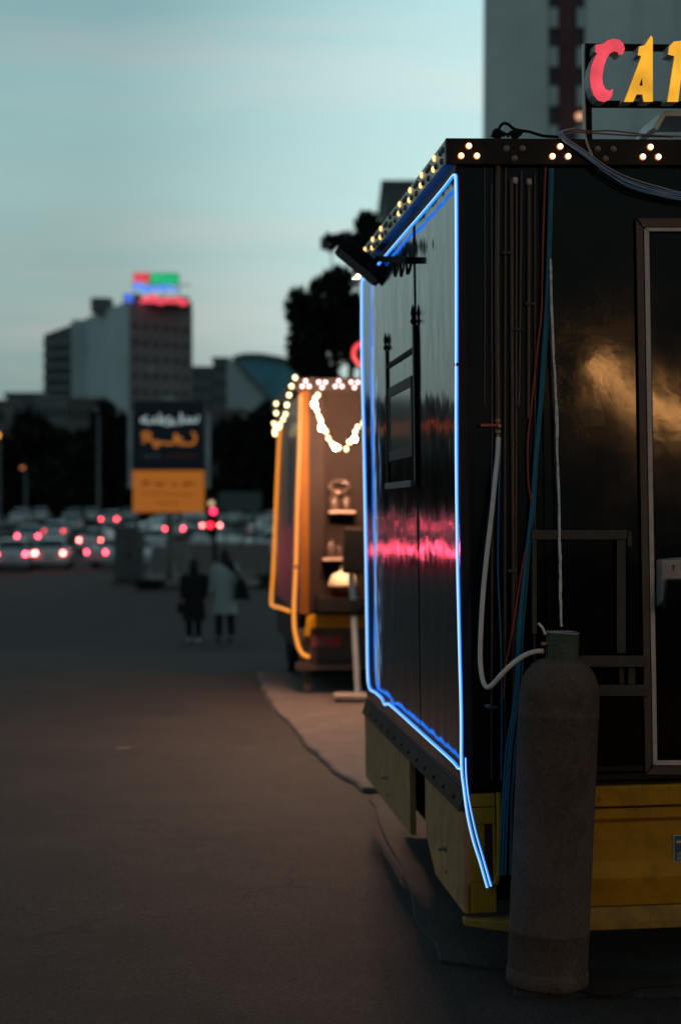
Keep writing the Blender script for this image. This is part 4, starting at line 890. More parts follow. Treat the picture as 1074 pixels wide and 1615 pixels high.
def blk(label, x0, x1, yt, Y, m, h, d=.6, name='concrete_block', cat='concrete block', grp='concrete blocks on the traffic island'):
    a = P(x0, yt, Y); c = P(x1, yt, Y); b = MB(); b.hexa([(a.x, Y, a.z - h), (c.x, Y, a.z - h), (c.x, Y + d, a.z - h), (a.x, Y + d, a.z - h)], [(a.x + .06, Y + .1, a.z), (c.x - .06, Y + .1, a.z), (c.x - .06, Y + d - .1, a.z), (a.x + .06, Y + d - .1, a.z)])
    return tag(obj(name, b, m, bevel=.03), label, cat, grp)
blk('pale concrete block at the foot of the billboard post', 236, 262, 862, 63, M_kerb, .95)
blk('pale concrete block right of the billboard post', 276, 300, 868, 63, M_kerb, .8)
blk('long pale concrete barrier behind the two walkers', 296, 428, 857, 70, M_kerb, 1.1, .8, 'concrete_barrier', 'barrier', None)
cb = thing('utility_cabinet', 'grey utility cabinet beside the turned silver car', 'cabinet', Matrix.Translation((P(203, 0, 66).x, 66, gz(66))))
a = 46 * 66 / FPX / 2; hh = 1.75 + .9 - (838 - CY) * 66 / FPX - .06
b = MB(); b.box((-a, 0, .1), (a, .5, hh)); obj('box', b, M_grey, cb, bevel=.02)
b = MB(); b.box((-a - .04, -.04, 0), (a + .04, .54, .0995)); obj('plinth', b, M_conc, cb)
for s_ in (-1, 1):
    b = MB(); b.box((s_ * .02, -.02, .16), (s_ * (a - .05), -.001, hh - .1)); dr = obj('door', b, M_grey, cb, bevel=.008)
    b = MB(); b.box((s_ * .05, -.045, hh * .5), (s_ * .09, -.021, hh * .5 + .16)); obj('handle', b, M_matte, dr)
b = MB(); b.box((-a - .05, -.05, hh + .001), (a + .05, .55, hh + .06)); obj('cap', b, M_grey, cb, bevel=.01)
M_lampo = glow('orange_street_lamp', (1, .42, .08), 1.8)
M_lampr = glow('red_orange_lamp', (1, .085, .012), 7)
def street_lamp(px_, Y, ytop, lit, label, m=None, grp='street lamps by the far road', rad=.16):
    x = P(px_, 0, Y).x; zt_ = P(0, ytop, Y).z - gz(Y)
    t_ = thing('street_lamp', label, 'street lamp', Matrix.Translation((x, Y, gz(Y))), grp)
    b = MB(); b.lathe([(.13, 0), (.13, .3), (.09, .32), (.06, zt_)], 10); obj('pole', b, mat('pole_grey', (.17, .18, .19), .6), t_, smooth=True)
    b = MB(); b.tube(smooth_path([(0, 0, zt_ - .02), (0, -.3, zt_ + .2), (0, -.9, zt_ + .25)], 4), .04, 8); obj('arm', b, M_grey, t_)
    b = MB(); b.hexa([(-.14, -1.4, zt_ + .2), (.14, -1.4, zt_ + .2), (.14, -.85, zt_ + .2), (-.14, -.85, zt_ + .2)], [(-.08, -1.3, zt_ + .34), (.08, -1.3, zt_ + .34), (.08, -.9, zt_ + .34), (-.08, -.9, zt_ + .34)]); hd = obj('head', b, M_grey, t_, bevel=.02)
    b = MB(); b.ball((0, -1.12, zt_ + .17), rad, 10, 6, (1, 1.4, .7)); obj('lens', b, m or M_bulb_off, hd, smooth=True)
street_lamp(0, 95, 693, 1, 'street lamp glowing orange at the left edge of the picture', M_lampo, rad=.26)
street_lamp(156, 88, 655, 0, 'unlit pale street lamp post left of the billboard')
street_lamp(41, 120, 742, 0, 'low street lamp with a faint orange glow among dark trees', glow('faint_orange', (1, .30, .1), .8))
street_lamp(-92, 90, 685, 1, 'red orange lamp outside the left edge', M_lampr)
street_lamp(-172, 90, 685, 1, 'red orange lamp farther outside the left edge', M_lampr)
bd = thing('small_signboard', 'pale blank signboard above the cars right of the traffic light', 'signboard', Matrix.Translation((P(378, 0, 96).x, 96, gz(96))))
b = MB(); a = P(345, 776, 96) - Vector(bd.location); c = P(412, 806, 96) - Vector(bd.location); b.box((a.x, 0, c.z), (c.x, .12, a.z)); obj('board', b, M_grey, bd, bevel=.02)
for x_ in (a.x + .3, c.x - .4):
    b = MB(); b.box((x_, .13, 0), (x_ + .12, .22, a.z)); obj('post', b, M_grey, bd)

# ------------------------------------------------------------------ trees and planting
M_leaf = mat('dark_foliage', (.014, .019, .009), .7, var=.5, scale=1.2, spec=.2)
M_leaf2 = mat('olive_foliage', (.019, .020, .011), .7, var=.5, scale=1.2, spec=.2)
M_bark = mat('bark', (.035, .027, .02), .9, bump=.5)
def leaf_mass(b, lobes, count, size, rnd):
    tot = sum(rx * rz for _, rx, ry, rz in lobes)
    for c, rx, ry, rz in lobes:
        c = Vector(c)
        for _ in range(int(count * rx * rz / tot)):
            d = Vector((rnd.gauss(0, 1), rnd.gauss(0, 1), rnd.gauss(0, 1))).normalized() * (rnd.random() ** .45)
            p = c + Vector((d.x * rx, d.y * ry, d.z * rz)); s_ = size * rnd.uniform(.6, 1.3)
            e = Euler((rnd.uniform(0, 6.3), rnd.uniform(0, 6.3), rnd.uniform(0, 6.3))).to_matrix()
            b.add([p + e @ Vector(q_) for q_ in ((-s_, 0, 0), (0, -s_ * .45, s_ * .1), (s_, 0, 0), (0, s_ * .45, s_ * .1))], [(0, 1, 2, 3)])
def tree(base, h, lobes, label, count, size, m=M_leaf, grp=None, seed=1, tr=.18):
    rnd = random.Random(seed); t_ = thing('tree', label, 'tree', Matrix.Translation(base), grp)
    b = MB(); b.tube(smooth_path([(0, 0, 0), (tr * .5, 0, h * .25), (-tr * .3, 0, h * .5), (0, 0, h * .8)], 3), [tr * (1 - .7 * k / 9) for k in range(10)], 8)
    for c, rx, ry, rz in lobes:
        c = Vector(c); s_ = Vector((0, 0, min(c.z * .7, h * .6))); b.tube([s_, s_.lerp(c, .5) + Vector((rnd.uniform(-.2, .2), 0, .1)), c], [tr * .4, tr * .25, tr * .08], 6)
    obj('trunk', b, M_bark, t_, smooth=True)
    b = MB(); leaf_mass(b, lobes, count, size, rnd); obj('crown', b, m, t_, fix=False)
    return t_
YR = 46.0; base = Vector((P(545, 0, YR).x, YR, gz(YR))); kr = YR / FPX
lob = []
for x_, y_, rx, rz in ((470, 490, 22, 40), (490, 540, 40, 40), (520, 480, 45, 48), (480, 560, 26, 34), (560, 520, 50, 60), (535, 440, 32, 20), (523, 382, 20, 13), (548, 378, 22, 12), (580, 350, 22, 18), (575, 385, 30, 22), (600, 400, 40, 50), (620, 480, 50, 60), (505, 585, 36, 22), (640, 420, 30, 40)):
    lob.append((P(x_, y_, YR) - base, rx * kr, rx * kr * 1.2, rz * kr))
tree(base, 6.5, lob, 'large dark tree with an uneven crown rising behind both trailers', 11000, .12, seed=3)
i = 0
LB = ['dark tree at the far left edge', 'broad dark tree behind the orange street lamp', 'dark tree above the queue of cars', 'dark tree beside the unlit lamp post', 'tall dark tree left of the billboard', 'dark tree directly behind the billboard', 'dark tree right of the billboard', 'dark round tree beside the brown trailer', 'tall dark tree touching the bulb string', 'dark tree hidden low behind the traffic light', 'low dark tree between cars and low houses']
for px_, yt, wpx, Y in ((-30, 668, 60, 125), (30, 655, 52, 122), (85, 660, 50, 124), (135, 650, 42, 122), (185, 630, 40, 118), (245, 660, 50, 126), (350, 668, 36, 120), (395, 640, 40, 118), (435, 622, 34, 116), (310, 690, 40, 128), (105, 700, 60, 116)):
    Y += 68; k = Y / FPX; base = Vector((P(px_, 0, Y).x, Y, gz(Y))); h = P(0, yt, Y).z - base.z; rnd = random.Random(i + 20)
    lobes = []
    for j in range(9):
        lobes.append(((rnd.uniform(-.65, .65) * wpx * k, rnd.uniform(-.6, .6), h * rnd.uniform(.22, .86)), wpx * k * rnd.uniform(.4, .6), 1.6, h * rnd.uniform(.13, .2)))
    tree(base, h, lobes, LB[i], 2600, .78, (M_leaf, M_leaf2)[i % 2], 'trees beyond the queue of cars', seed=i + 50, tr=.22); i += 1
b = MB(); rnd = random.Random(5)
lobes = []
for j in range(46):
    Y = 205 + rnd.uniform(-4, 4); px_ = -420 + j * 22; p = P(px_, 0, Y); lobes.append(((p.x, Y, gz(Y) + rnd.uniform(1.0, 5.5)), 2.2, 1.6, rnd.uniform(1.8, 3.0)))
leaf_mass(b, lobes, 17000, .62, rnd); o = obj('undergrowth', b, M_leaf, fix=False); o['kind'] = 'stuff'; o['label'] = 'dark shrubs along the far side of the road'
for k_, (px_, Y, w_, h_) in enumerate(((238, 58.6, .5, .3), (318, 59, .8, .45), (432, 60, .7, .5))):
    base = Vector((P(px_, 0, Y).x, Y, gz(Y))); b = MB(); leaf_mass(b, [((base.x + dx * w_, Y + .3 * dx, base.z + h_ * .6), w_ * .55, .3, h_ * .6) for dx in (-.5, 0, .5)], 420, .07, random.Random(k_))
    tag(obj('shrub', b, M_leaf2, fix=False), ('low dark shrub at the foot of the billboard', 'low dark shrub behind the walker in black', 'low dark shrub beside the brown trailer neon')[k_], 'shrub', 'low shrubs along the island')

# ------------------------------------------------------------------ buildings
def wall_box(b, A, B, zlo, zhi, depth):
    """upright block whose front runs from A to B (ground points), going back by depth"""
    A, B = Vector((A.x, A.y, 0)), Vector((B.x, B.y, 0)); n_ = Vector((-(B - A).y, (B - A).x, 0)).normalized() * depth
    b.hexa([A + Vector((0, 0, zlo)), B + Vector((0, 0, zlo)), B + n_ + Vector((0, 0, zlo)), A + n_ + Vector((0, 0, zlo))], [A + Vector((0, 0, zhi)), B + Vector((0, 0, zhi)), B + n_ + Vector((0, 0, zhi)), A + n_ + Vector((0, 0, zhi))]); return b
M_bbrown = mat('brown_grey_facade', (.27, .215, .21), .8, var=.2, scale=.08)
M_bpale = mat('pale_and_skylit_wall', (.52, .60, .60), .8, var=.12, scale=.06)
M_bdark = mat('dark_balcony_wall', (.15, .165, .165), .8, var=.3, scale=.1)
M_bbalc = mat('grey_balcony', (.26, .285, .285), .8)
M_win = mat('far_window_glass', (.03, .035, .04), .25, var=.3, scale=.2)
ZG = -.9
YT1 = 500.0
tw = thing('office_tower', 'brown office tower with a blank side wall coloured paler for skylight and glowing roof signs', 'building', Matrix.Translation((P(205, 0, YT1).x, YT1, ZG)))
o_ = Vector(tw.location); tp = lambda x, y, Y: P(x, y, Y) - o_
A_, B_, Cc, Dd = tp(205, 478, YT1), tp(304, 486, 515), tp(400, 486, 560), tp(138, 478, 545)
z1 = A_.z
Cc = B_ + (Dd - A_)
b = MB(); b.hexa([(q_.x, q_.y, 0) for q_ in (A_, B_, Cc, Dd)], [(q_.x, q_.y, z1) for q_ in (A_, B_, Cc, Dd)]); obj('main_block', b, M_bbrown, tw)
dv = (A_ - Dd).normalized(); nv = Vector((dv.y, -dv.x, 0)); nv = nv if nv.x < 0 else -nv
b = MB(); b.hexa([(q_.x, q_.y, 0) for q_ in (Dd + nv * .1, A_ + nv * .1, A_ + nv * .5, Dd + nv * .5)], [(q_.x, q_.y, z1 + .6) for q_ in (Dd + nv * .1, A_ + nv * .1, A_ + nv * .5, Dd + nv * .5)]); obj('side_wall', b, M_bpale, tw)  # side turned to the open sky: that light is put into a paler colour
b = MB(); E1, E2 = tp(113, 505, 546), tp(138.5, 505, 544); b.hexa([(E1.x, E1.y, 0), (E2.x, E2.y, 0), (E2.x, E2.y + 18, 0), (E1.x, E1.y + 18, 0)], [(E1.x, E1.y, E1.z), (E2.x, E2.y, E1.z), (E2.x, E2.y + 18, E1.z), (E1.x, E1.y + 18, E1.z)]); obj('lower_wing', b, M_bpale, tw)
b = MB(); G1, G2 = tp(70, 528, 552), tp(113, 512, 550); b.hexa([(G1.x, G1.y, 0), (G2.x, G2.y, 0), (G2.x, G2.y + 15, 0), (G1.x, G1.y + 15, 0)], [(G1.x, G1.y, G1.z), (G2.x, G2.y, G2.z), (G2.x, G2.y + 15, G2.z), (G1.x, G1.y + 15, G1.z)]); obj('balcony_wing', b, M_bdark, tw)
for y_ in (545, 563, 581, 599, 617):
    a = tp(69, y_, 550.5); c = tp(112, y_ - 3, 549); b = MB(); b.hexa([(a.x, a.y - 1.3, a.z), (c.x, c.y - 1.3, a.z + .2), (c.x, c.y - .1, a.z + .2), (a.x, a.y, a.z)], [(a.x, a.y - 1.3, a.z + 1.0), (c.x, c.y - 1.3, a.z + 1.2), (c.x, c.y - .1, a.z + 1.2), (a.x, a.y, a.z + 1.0)]); obj('balcony', b, M_bbalc, tw)
for nm, x0, x1, yt in (('stair_house', 142, 173, 468), ('plant_room', 193, 222, 463)):
    a = tp(x0, yt, 520); c = tp(x1, yt, 520); b = MB(); b.box((a.x, 22, z1), (c.x, 30, a.z)); obj(nm, b, M_bdark, tw)
b = MB(); b.box((A_.x + .5, 3, z1 + .002), (B_.x - .3, 18, tp(0, 470, 505).z)); obj('roof_parapet', b, M_bdark, tw)
u_ = (B_ - A_); u_.z = 0
wsrc = None
for r_ in range(11):
    for c_ in range(6):
        if wsrc is None:
            ang = math.atan2(u_.y, u_.x); b = MB(); b.box((-1.0, -.12, 0), (1.0, -.02, 1.6), Matrix.Rotation(ang, 4, 'Z')); wo = wsrc = obj('window', b, M_win, tw)
        else: wo = wsrc.copy(); C.objects.link(wo); wo.parent = tw
        wo.location = Vector((A_.x, A_.y, 0)) + u_ * ((c_ + .6) / 6.3) + Vector((0, 0, z1 - 7 - r_ * 4.6))
p = tp(241, 586, 512.0); b = MB(); b.lathe([(.9, 0), (.9, .3)], 12, Matrix.Translation((p.x, A_.y + u_.y * .36 - .5, p.z)) @ Matrix.Rotation(PI / 2, 4, 'X')); obj('dish', b, M_bpale, tw)
# roof signs: lit boards and script on a rack
rs = thing('roof_sign', 'red, green and blue lit script signs stacked on the brown tower roof', 'sign', Matrix.Translation(o_ + Vector((A_.x, 1, z1))))
so2 = Vector(rs.location); YS = 503.0; ks = YS / FPX
rp = lambda x, y, d=0: P(x, y, YS) - so2 + Vector((0, d, 0))
G_r, G_g, G_b, G_r2 = glow('sign_red', (1, .075, .10), .62), glow('sign_green', (.015, .62, .24), .62), glow('sign_blue', (.12, .30, 1), 1.0), glow('sign_coral', (1, .09, .13), 1.1)
M_swh = glow('sign_pale_letters', (.75, .8, .85), .45)
def sbord(name, x0, y0, x1, y1, m):
    a, c = rp(x0, y0), rp(x1, y1); b = MB(); b.box((a.x, 0, c.z), (c.x, .4, a.z)); return obj(name, b, m, rs)
rbd = sbord('red_board', 212, 431.5, 236.5, 447, G_r); gbd = sbord('green_board', 239, 431.5, 283.5, 450, G_g)
zs_ = lambda x, y: (lambda p: (p.x, p.z))(rp(180 + x / 7.67, 420 + y / 7.67))
def sgn_script(name, lines, r_, m, par, d): return strokes(name, lines, r_, m, par, zs_, d)
sgn_script('script', [[(270, 180), (310, 130), (330, 180), (370, 120), (390, 175)]], .9 * ks, G_r2, rbd, -.3)
sgn_script('script', [[(490, 190), (500, 120), (520, 170), (560, 180), (600, 150), (640, 190), (700, 170), (760, 190)]], 1.2 * ks, glow('sign_mint', (.05, .85, .35), .8), gbd, -.3)
sgn_script('script', [[(250, 300), (280, 240), (330, 230), (360, 300), (430, 310), (470, 260), (520, 300), (580, 260), (620, 300), (660, 250), (720, 300), (780, 290)], [(300, 270), (420, 280), (560, 285), (700, 275)]], 3.4 * ks, G_b, rs, -.5)
sgn_script('script', [[(340, 455), (380, 400), (440, 400), (500, 370), (540, 440), (600, 450), (660, 400), (720, 440), (790, 400), (830, 470), (910, 430)], [(360, 430), (500, 430), (650, 430), (880, 440)]], 3.0 * ks, G_r2, rs, -.5)
p = rp(203, 469); b = MB(); b.lathe([(7.5 * ks, 0), (7.5 * ks, .3), (6 * ks, .4)], 18, Matrix.Translation(p) @ Matrix.Rotation(PI / 2, 4, 'X')); b.box((p.x - 5 * ks, -.3, p.z - 9 * ks), (p.x + 9 * ks, 0, p.z - 5 * ks)); obj('blue_disc', b, glow('disc_blue', (.10, .20, 1), .8), rs)
b = MB()
for x_ in (214, 236, 260, 282): b.bar(rp(x_, 486, .8), rp(x_, 432, .8), .35)
for y_ in (449, 468): b.bar(rp(205, y_, .8), rp(300, y_, .8), .3)
obj('rack', b, M_bdark, rs)

def plain_building(name, label, x0, x1, yt, Y, m, depth=20, cat='building', grp=None, floors=0, cols=0, wm=None, Y1=None, wh=1.5):
    A, B = P(x0, yt, Y), P(x1, yt, Y1 or Y); t_ = thing(name, label, cat, Matrix.Translation((A.x, A.y, ZG)), grp)
    A0 = Vector((0, 0, 0)); B0 = Vector((B.x - A.x, B.y - A.y, 0)); h = A.z - ZG
    b = MB(); wall_box(b, A0, B0, 0, h, depth); obj('walls', b, m, t_)
    b = MB(); e = (B0 - A0).normalized() * .3; wall_box(b, A0 - e + Vector((e.y, -e.x, 0)), B0 + e + Vector((e.y, -e.x, 0)), h + .002, h + .5, depth + .6); obj('parapet', b, m, t_)
    src = None
    for r_ in range(floors):
        for c_ in range(cols):
            w_ = B0.length / cols * .5
            if src is None:
                b = MB(); b.box((-w_ / 2, -.10, 0), (w_ / 2, -.01, wh), Matrix.Rotation(math.atan2(B0.y, B0.x), 4, 'Z')); wo = src = obj('window', b, wm or M_win, t_)
            else: wo = src.copy(); C.objects.link(wo); wo.parent = t_
            wo.location = B0 * ((c_ + .5) / cols) + Vector((0, 0, h - 2.6 - r_ * 3.2))
    return t_
plain_building('apartment_block', 'dark low block right of the brown tower', 304, 338, 581, 430, M_bdark, floors=4, cols=3)
plain_building('apartment_block', 'narrow dark block joining the blue roofed hall', 336, 360, 567, 380, M_bdark, floors=4, cols=2)
hl_ = thing('domed_hall', 'pale hall with a curved blue glazed roof', 'building', Matrix.Translation((P(358, 0, 330).x, 330, ZG)))
o_ = Vector(hl_.location); hp2 = lambda x, y: (P(x, y, 330) - o_)
b = MB(); pr = [hp2(358, 812), hp2(358, 568), hp2(372, 568), hp2(392, 592), hp2(415, 618), hp2(430, 636), hp2(470, 650), hp2(520, 650), hp2(520, 812)]
b.prism([(q_.x, q_.z) for q_ in pr], 18, Matrix()); obj('front_wall', b, M_bpale, hl_)
b = MB(); pr2 = [hp2(*q_) for q_ in ((372, 567), (392, 591), (415, 617), (430, 635), (470, 649), (520, 649), (520, 600), (490, 585), (465, 573), (440, 566), (410, 561), (385, 561))]
b.prism([(q_.x, q_.z) for q_ in pr2], 30, Matrix.Translation((0, 2.5, 0))); obj('glazed_roof', b, mat('blue_glazing', (.11, .36, .46), .3, var=.35, scale=.12), hl_)
b = MB(); b.tube([Vector((q_.x, 1.9, q_.z)) for q_ in (hp2(366, 564), hp2(385, 559), hp2(410, 559), hp2(440, 564), hp2(465, 571), hp2(490, 583), hp2(520, 598))], .5, 6); obj('roof_edge', b, M_bdark, hl_)
hl_dome = [(372, 567), (392, 591), (415, 617), (430, 635)]
b = MB(); b.tube([Vector((q_.x, -.3, q_.z)) for q_ in (hp2(*c_) for c_ in hl_dome)], .4, 6); obj('roof_rib', b, M_bdark, hl_)
M_low = mat('pinkish_low_wall', (.18, .155, .155), .8, var=.3, scale=.15); M_low2 = mat('grey_low_wall', (.25, .26, .27), .8, var=.25, scale=.15)
for k_, (x0, x1, yt, Y, m, lb) in enumerate(((-90, 12, 636, 260, M_low, 'long low building at the far left edge'), (10, 66, 624, 280, M_bdark, 'dark low building with a flat roof behind the trees'), (60, 112, 630, 265, M_low2, 'grey low building below the dark balconies'), (108, 160, 633, 255, M_low, 'pinkish low building below the pale tower wall'), (318, 384, 650, 245, M_low, 'pinkish low building right of the billboard'), (-330, -85, 640, 270, M_bdark, 'dark low row outside the left edge'))):
    plain_building('low_building', lb, x0, x1, yt, Y, m, 14, 'building', 'low buildings behind the trees', 2, 5)
plain_building('distant_block', 'grey block top showing above the fascia behind the tree', 606, 700, 293, 170, mat('grey_block', (.16, .165, .165), .8, var=.2, scale=.1), 18)
# the tall tower on the right
YW = 150.0; kw = YW / FPX
tt = thing('tower_block', 'tall grey tower block with a strip of dark red windows behind the sign', 'building', Matrix.Translation((P(757, 0, YW).x, YW, ZG)))
o_ = Vector(tt.location); wpn = lambda x, y: P(x, y, YW) - o_
M_tow = mat('grey_concrete_tower', (.80, .82, .81), .85, var=.14, scale=.12, bump=.2, bscale=4)
M_tow2 = mat('lighter_concrete_band', (.70, .73, .73), .85, var=.12, scale=.2)
Wt = 30.0; Ht = 62.0
xs0, xs1 = wpn(864, 0).x, wpn(923, 0).x
ztop = Ht
slant = math.tan(R(1.0))
def tbox(name, x0, x1, z0, z1, y0, y1, m, par=tt, bev=0):
    b = MB(); b.box((x0, y0, z0), (x1, y1, z1)); return obj(name, b, m, par, bevel=bev)
b = MB(); b.hexa([(-.0, 0, 0), (xs0, 0, 0), (xs0, 25, 0), (2.4, 25, 0)], [(.4, 0, ztop), (xs0, 0, ztop), (xs0, 25, ztop), (2.8, 25, ztop)]); obj('wall', b, M_tow, tt)
tbox('wall', xs1, Wt, 0, ztop, 0, 25, M_tow); tbox('recess', xs0 + .01, xs1 - .01, 0, ztop - .5, 1.0, 24, M_bdark)
for x_ in (1000, 1062): tbox('pilaster', wpn(x_, 0).x, wpn(x_ + 9, 0).x, 0, ztop, -.25, -.01, M_tow2)
M_redwin = mat('dark_red_panel', (.15, .05, .055), .7, var=.2, scale=.5)
fl_h = 62 * kw
z0_ = wpn(0, 197).z
for i_ in range(-8, 10):
    zb_2 = z0_ + i_ * fl_h
    if zb_2 < 0 or zb_2 + fl_h > ztop: continue
    tbox('window', xs0 + .02, wpn(880, 0).x, zb_2, zb_2 + fl_h * .5, .7, .95, M_win); tbox('window', wpn(910, 0).x, xs1 - .02, zb_2, zb_2 + fl_h * .5, .7, .95, M_win)
    for q0, q1 in ((866, 879.5), (910.5, 922)): tbox('balcony_front', wpn(q0, 0).x, wpn(q1, 0).x, zb_2 + fl_h * .5, zb_2 + fl_h - .02, .15, .5, M_tow2)
    tbox('red_panel', wpn(880.5, 0).x, wpn(909.5, 0).x, zb_2 + .01, zb_2 + fl_h - .02, .35, .6, M_redwin)
p = wpn(914, 182); b = MB(); b.ball((p.x, .3, p.z), .3, 8, 6); obj('balcony_lamp', b, glow('dim_balcony_lamp', (1, .5, .28), 1.1), tt)

# ------------------------------------------------------------------ walkers
M_skin = mat('skin', (.32, .19, .14), .5, var=.05); M_blk = mat('black_cloth', (.007, .007, .008), .9, var=.2); M_greyc = mat('grey_coat', (.46, .50, .50), .85, var=.12, scale=4, bump=.3)
M_hair = mat('dark_hair', (.010, .008, .007), .6); M_shoe = mat('pale_shoes', (.40, .42, .42), .7); M_dshoe = mat('dark_shoes', (.02, .02, .02), .6)
def skinned(name, nodes, edges, m, par, sub=2):
    me = bpy.data.meshes.new(name); me.from_pydata([n_[0] for n_ in nodes], edges, []); o = bpy.data.objects.new(name, me); C.objects.link(o)
    md = o.modifiers.new('skin', 'SKIN'); sv = me.skin_vertices[0].data
    for i_, n_ in enumerate(nodes): sv[i_].radius = (n_[1], n_[1] if len(n_) < 3 else n_[2])
    sv[0].use_root = True; ms = o.modifiers.new('sub', 'SUBSURF'); ms.levels = sub; ms.render_levels = sub
    dg = bpy.context.evaluated_depsgraph_get(); dg.update(); m2 = bpy.data.meshes.new_from_object(o.evaluated_get(dg)); bpy.data.objects.remove(o)
    m2.materials.clear(); m2.materials.append(m); m2.polygons.foreach_set('use_smooth', [True] * len(m2.polygons)); return link_mesh(name, m2, par)
def person(px_, Y, H, label, coat_m, coat_low, flare, stride, hair_long, shoe_m, yaw):
    t_ = thing('person', label, 'person', Matrix.Translation((P(px_, 0, Y).x, Y, gz(Y))) @ Matrix.Rotation(R(yaw), 4, 'Z'), 'two people walking on the road'); s = H / 1.65
    nd = [((0, 0, .86), .125, .10), ((0, 0, 1.05), .115, .095), ((0, .0, 1.25), .13, .10), ((0, 0, 1.36), .10, .08), ((0, .0, 1.43), .05), ((0, -.005, 1.49), .06), ((0, -.01, 1.555), .082, .092), ((0, -.005, 1.605), .062, .07)]
    ed = [(i_, i_ + 1) for i_ in range(7)]
    def chain(start, pts):
        prev = start
        for p_ in pts: nd.append(p_); ed.append((prev, len(nd) - 1)); prev = len(nd) - 1
        return prev
    for sx in (-1, 1):
        st_ = stride * sx
        chain(0, [((sx * .09, 0, .80), .085), ((sx * .095, -st_ * .5, .46), .06), ((sx * .09, -st_ + (.05 if st_ > 0 else 0), .09), .038), ((sx * .09, -st_ - .06, .05), .036), ((sx * .095, -st_ - .15, .035), .03)])
        wv = chain(3, [((sx * .16, 0, 1.35), .055), ((sx * .215, .03 + st_ * .2, 1.10), .042), ((sx * .225, -.02 - st_ * .1, .87), .03), ((sx * .225, -.03, .82), .032, .018)])
        for f_, (fx, ln) in enumerate(((-.018, .055), (-.006, .07), (.007, .067), (.018, .05))):
            chain(wv, [((sx * .225, -.03 + fx, .785), .0085), ((sx * .222, -.035 + fx, .785 - ln), .0075)])
        chain(wv, [((sx * .21, -.06, .80), .009), ((sx * .205, -.075, .765), .008)])
    bd_ = skinned('body', [((Vector(n_[0]) * s),) + tuple(r_ * s for r_ in n_[1:]) for n_ in nd], ed, M_skin, t_)
    rings = []; n_ = 20
    for i_, (z, wx, wy) in enumerate(((coat_low, .19 * flare, .15 * flare), (coat_low + .15, .18 * flare, .14 * flare), (.85, .175 * (flare * .5 + .5), .14), (1.05, .155, .125), (1.22, .175, .135), (1.34, .165, .115), (1.41, .085, .075), (1.455, .062, .06))):
        rings.append([Vector((wx * (1 + .05 * math.sin(5 * a_ + i_)) * math.cos(a_), wy * math.sin(a_), z)) * s for a_ in (2 * PI * k / n_ for k in range(n_))])
    b = MB(); b.loft(rings); obj('coat', b, coat_m, t_, smooth=True)
    for sx in (-1, 1):
        st_ = stride * sx
        b = MB(); b.tube([Vector(q_) * s for q_ in ((sx * .13, 0, 1.375), (sx * .185, .01, 1.30), (sx * .215, .03 + st_ * .2, 1.10), (sx * .226, -.02 - st_ * .1, .88))], [.06 * s, .068 * s, .058 * s, .05 * s], 12); obj('sleeve', b, coat_m, t_, smooth=True)
        b = MB(); b.tube([Vector(q_) * s for q_ in ((sx * .09, 0, .82), (sx * .095, -st_ * .5, .46), (sx * .09, -st_ + .02, .10))], [.10 * s, .075 * s, .06 * s], 12); obj('trouser_leg', b, M_blk, t_, smooth=True)
        b = MB(); b.ball(Vector((sx * .092, -st_ - .06, .045)) * s, .05 * s, 12, 8, (1, 2.5, .95)); obj('shoe', b, shoe_m, t_, smooth=True)
    # walking away: hair or scarf covers the back of the head
    b = MB(); b.ball(Vector((0, -.012 + .03, 1.572)) * s, .098 * s, 14, 10, (.93, 1.05, 1.08))
    if hair_long: b.loft([[Vector((wx * math.cos(a_) + dx, wy * math.sin(a_) - .06, z)) * s for a_ in (2 * PI * k / 12 for k in range(12))] for z, wx, wy, dx in ((1.58, .08, .05, .0), (1.45, .10, .06, .02), (1.30, .11, .05, .05), (1.15, .06, .03, .08))])
    else: b.loft([[Vector((wx * math.cos(a_), wy * math.sin(a_) + .01, z)) * s for a_ in (2 * PI * k / 14 for k in range(14))] for z, wx, wy in ((1.55, .09, .095), (1.46, .09, .085), (1.40, .13, .10), (1.33, .17, .12))])
    obj('hair' if hair_long else 'headscarf', b, M_hair if hair_long else M_blk, t_, smooth=True)
    # face on the far side
    b = MB()
    for sx in (-1, 1): b.ball(Vector((sx * .032, .083, 1.56)) * s, .011 * s, 8, 6)
    obj('eye', b, M_white, t_, smooth=True)
    b = MB(); b.hexa([Vector(q_) * s for q_ in ((-.014, .082, 1.525), (.014, .082, 1.525), (.008, .115, 1.53), (-.008, .115, 1.53))], [Vector(q_) * s for q_ in ((-.007, .08, 1.575), (.007, .08, 1.575), (.004, .088, 1.575), (-.004, .088, 1.575))]); obj('nose', b, M_skin, t_, smooth=True)
    return t_
YP = 33.2
p1 = person(306, YP, 1.53, 'person in a black coat and headscarf with pale shoes', M_blk, .44, 1.28, .10, False, M_shoe, 4)
p2 = person(355, YP + .3, 1.72, 'person in a long grey coat with dark hair and shoulder bag', M_greyc, .50, 1.12, -.14, True, M_dshoe, -5)
bg_ = thing('shoulder_bag', 'black shoulder bag hanging beside the grey coat', 'bag', Matrix.Translation(P(382, 945, YP + .1)))
b = MB(); b.hexa([(-.15, -.07, 0), (.16, -.07, -.02), (.16, .08, -.02), (-.15, .08, 0)], [(-.11, -.05, .36), (.05, -.05, .38), (.05, .05, .38), (-.11, .05, .36)]); obj('pouch', b, M_blk, bg_, bevel=.03)
b = MB(); b.tube(smooth_path([(-.06, -.03, .36), (-.14, -.06, .55), (-.2, 0, .72), (-.12, .07, .55), (-.02, .03, .37)], 5), .018, 6); obj('strap', b, M_blk, bg_)
hb = thing('handbag', 'black handbag held at the side of the black coat', 'bag', Matrix.Translation(P(291, 968, YP)))
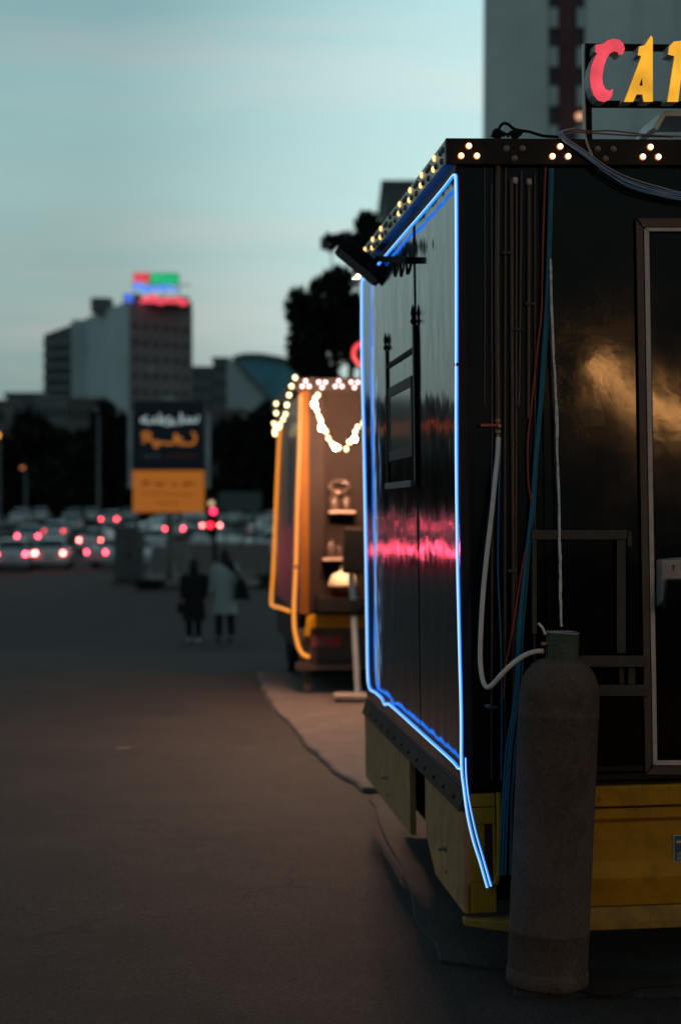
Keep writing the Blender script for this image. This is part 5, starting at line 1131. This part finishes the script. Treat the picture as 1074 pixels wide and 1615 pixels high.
b = MB(); b.box((-.13, -.06, 0), (.13, .07, .22)); obj('pouch', b, M_blk, hb, bevel=.04)
b = MB(); b.tube(smooth_path([(-.07, 0, .21), (-.04, 0, .36), (.04, 0, .36), (.07, 0, .21)], 5), .012, 6); obj('handle', b, M_blk, hb)

# ------------------------------------------------------------------ litter on the road
Yl = 1.75 * FPX / (1181 - CY); b = MB(); c_ = P(196, 1181, Yl); b.hexa([(c_.x - .055, Yl - .03, .002), (c_.x + .055, Yl - .02, .002), (c_.x + .05, Yl + .04, .002), (c_.x - .05, Yl + .03, .002)], [(c_.x - .055, Yl - .03, .004), (c_.x + .055, Yl - .02, .007), (c_.x + .05, Yl + .04, .008), (c_.x - .05, Yl + .03, .004)])
tag(obj('paper_scrap', b, mat('grey_paper', (.20, .19, .185), .8)), 'small grey paper scrap lying on the dark road', 'litter')

# ------------------------------------------------------------------ festoon behind the camera, mirrored in the black end wall
def mirrored(px_, py_, dist):
    h_ = fr(px_, py_); d = F1.ray(px_, py_).normalized(); d.y = -d.y; return F1.M @ (h_ + d * dist)
fa, fb = mirrored(968, 612, 10.5), mirrored(1120, 645, 10.5)
fs_ = thing('festoon_stand', 'warm bulb string between two poles behind the viewer', 'string lights', Matrix.Translation((fa.x, fa.y, 0)))
o_ = Vector((fa.x, fa.y, 0)); fa -= o_; fb -= o_
dx = (fb - fa); ends = [fa - dx * .25 + Vector((0, 0, .3)), fb + dx * .9 + Vector((0, 0, .3))]
for e in ends: b = MB(); b.tube([(e.x, e.y, 0), (e.x, e.y, e.z)], .03, 8); obj('pole', b, M_steel, fs_)
path = smooth_path([ends[0], ends[0].lerp(ends[1], .25) - Vector((0, 0, .3)), ends[0].lerp(ends[1], .6) - Vector((0, 0, .38)), ends[1]], 8); b = MB(); b.tube(path, .006, 6); obj('wire', b, M_matte, fs_)
M_fest = glow('festoon_bulb', (1, .45, .14), 140)
src = None
for j in range(12):
    q_ = path[int((j + .5) / 12 * (len(path) - 1))]
    if src is None: b = MB(); b.ball((0, 0, -.07), .065, 12, 8); o = src = obj('bulb', b, M_fest, fs_, smooth=True)
    else: o = src.copy(); C.objects.link(o); o.parent = fs_
    o.location = q_
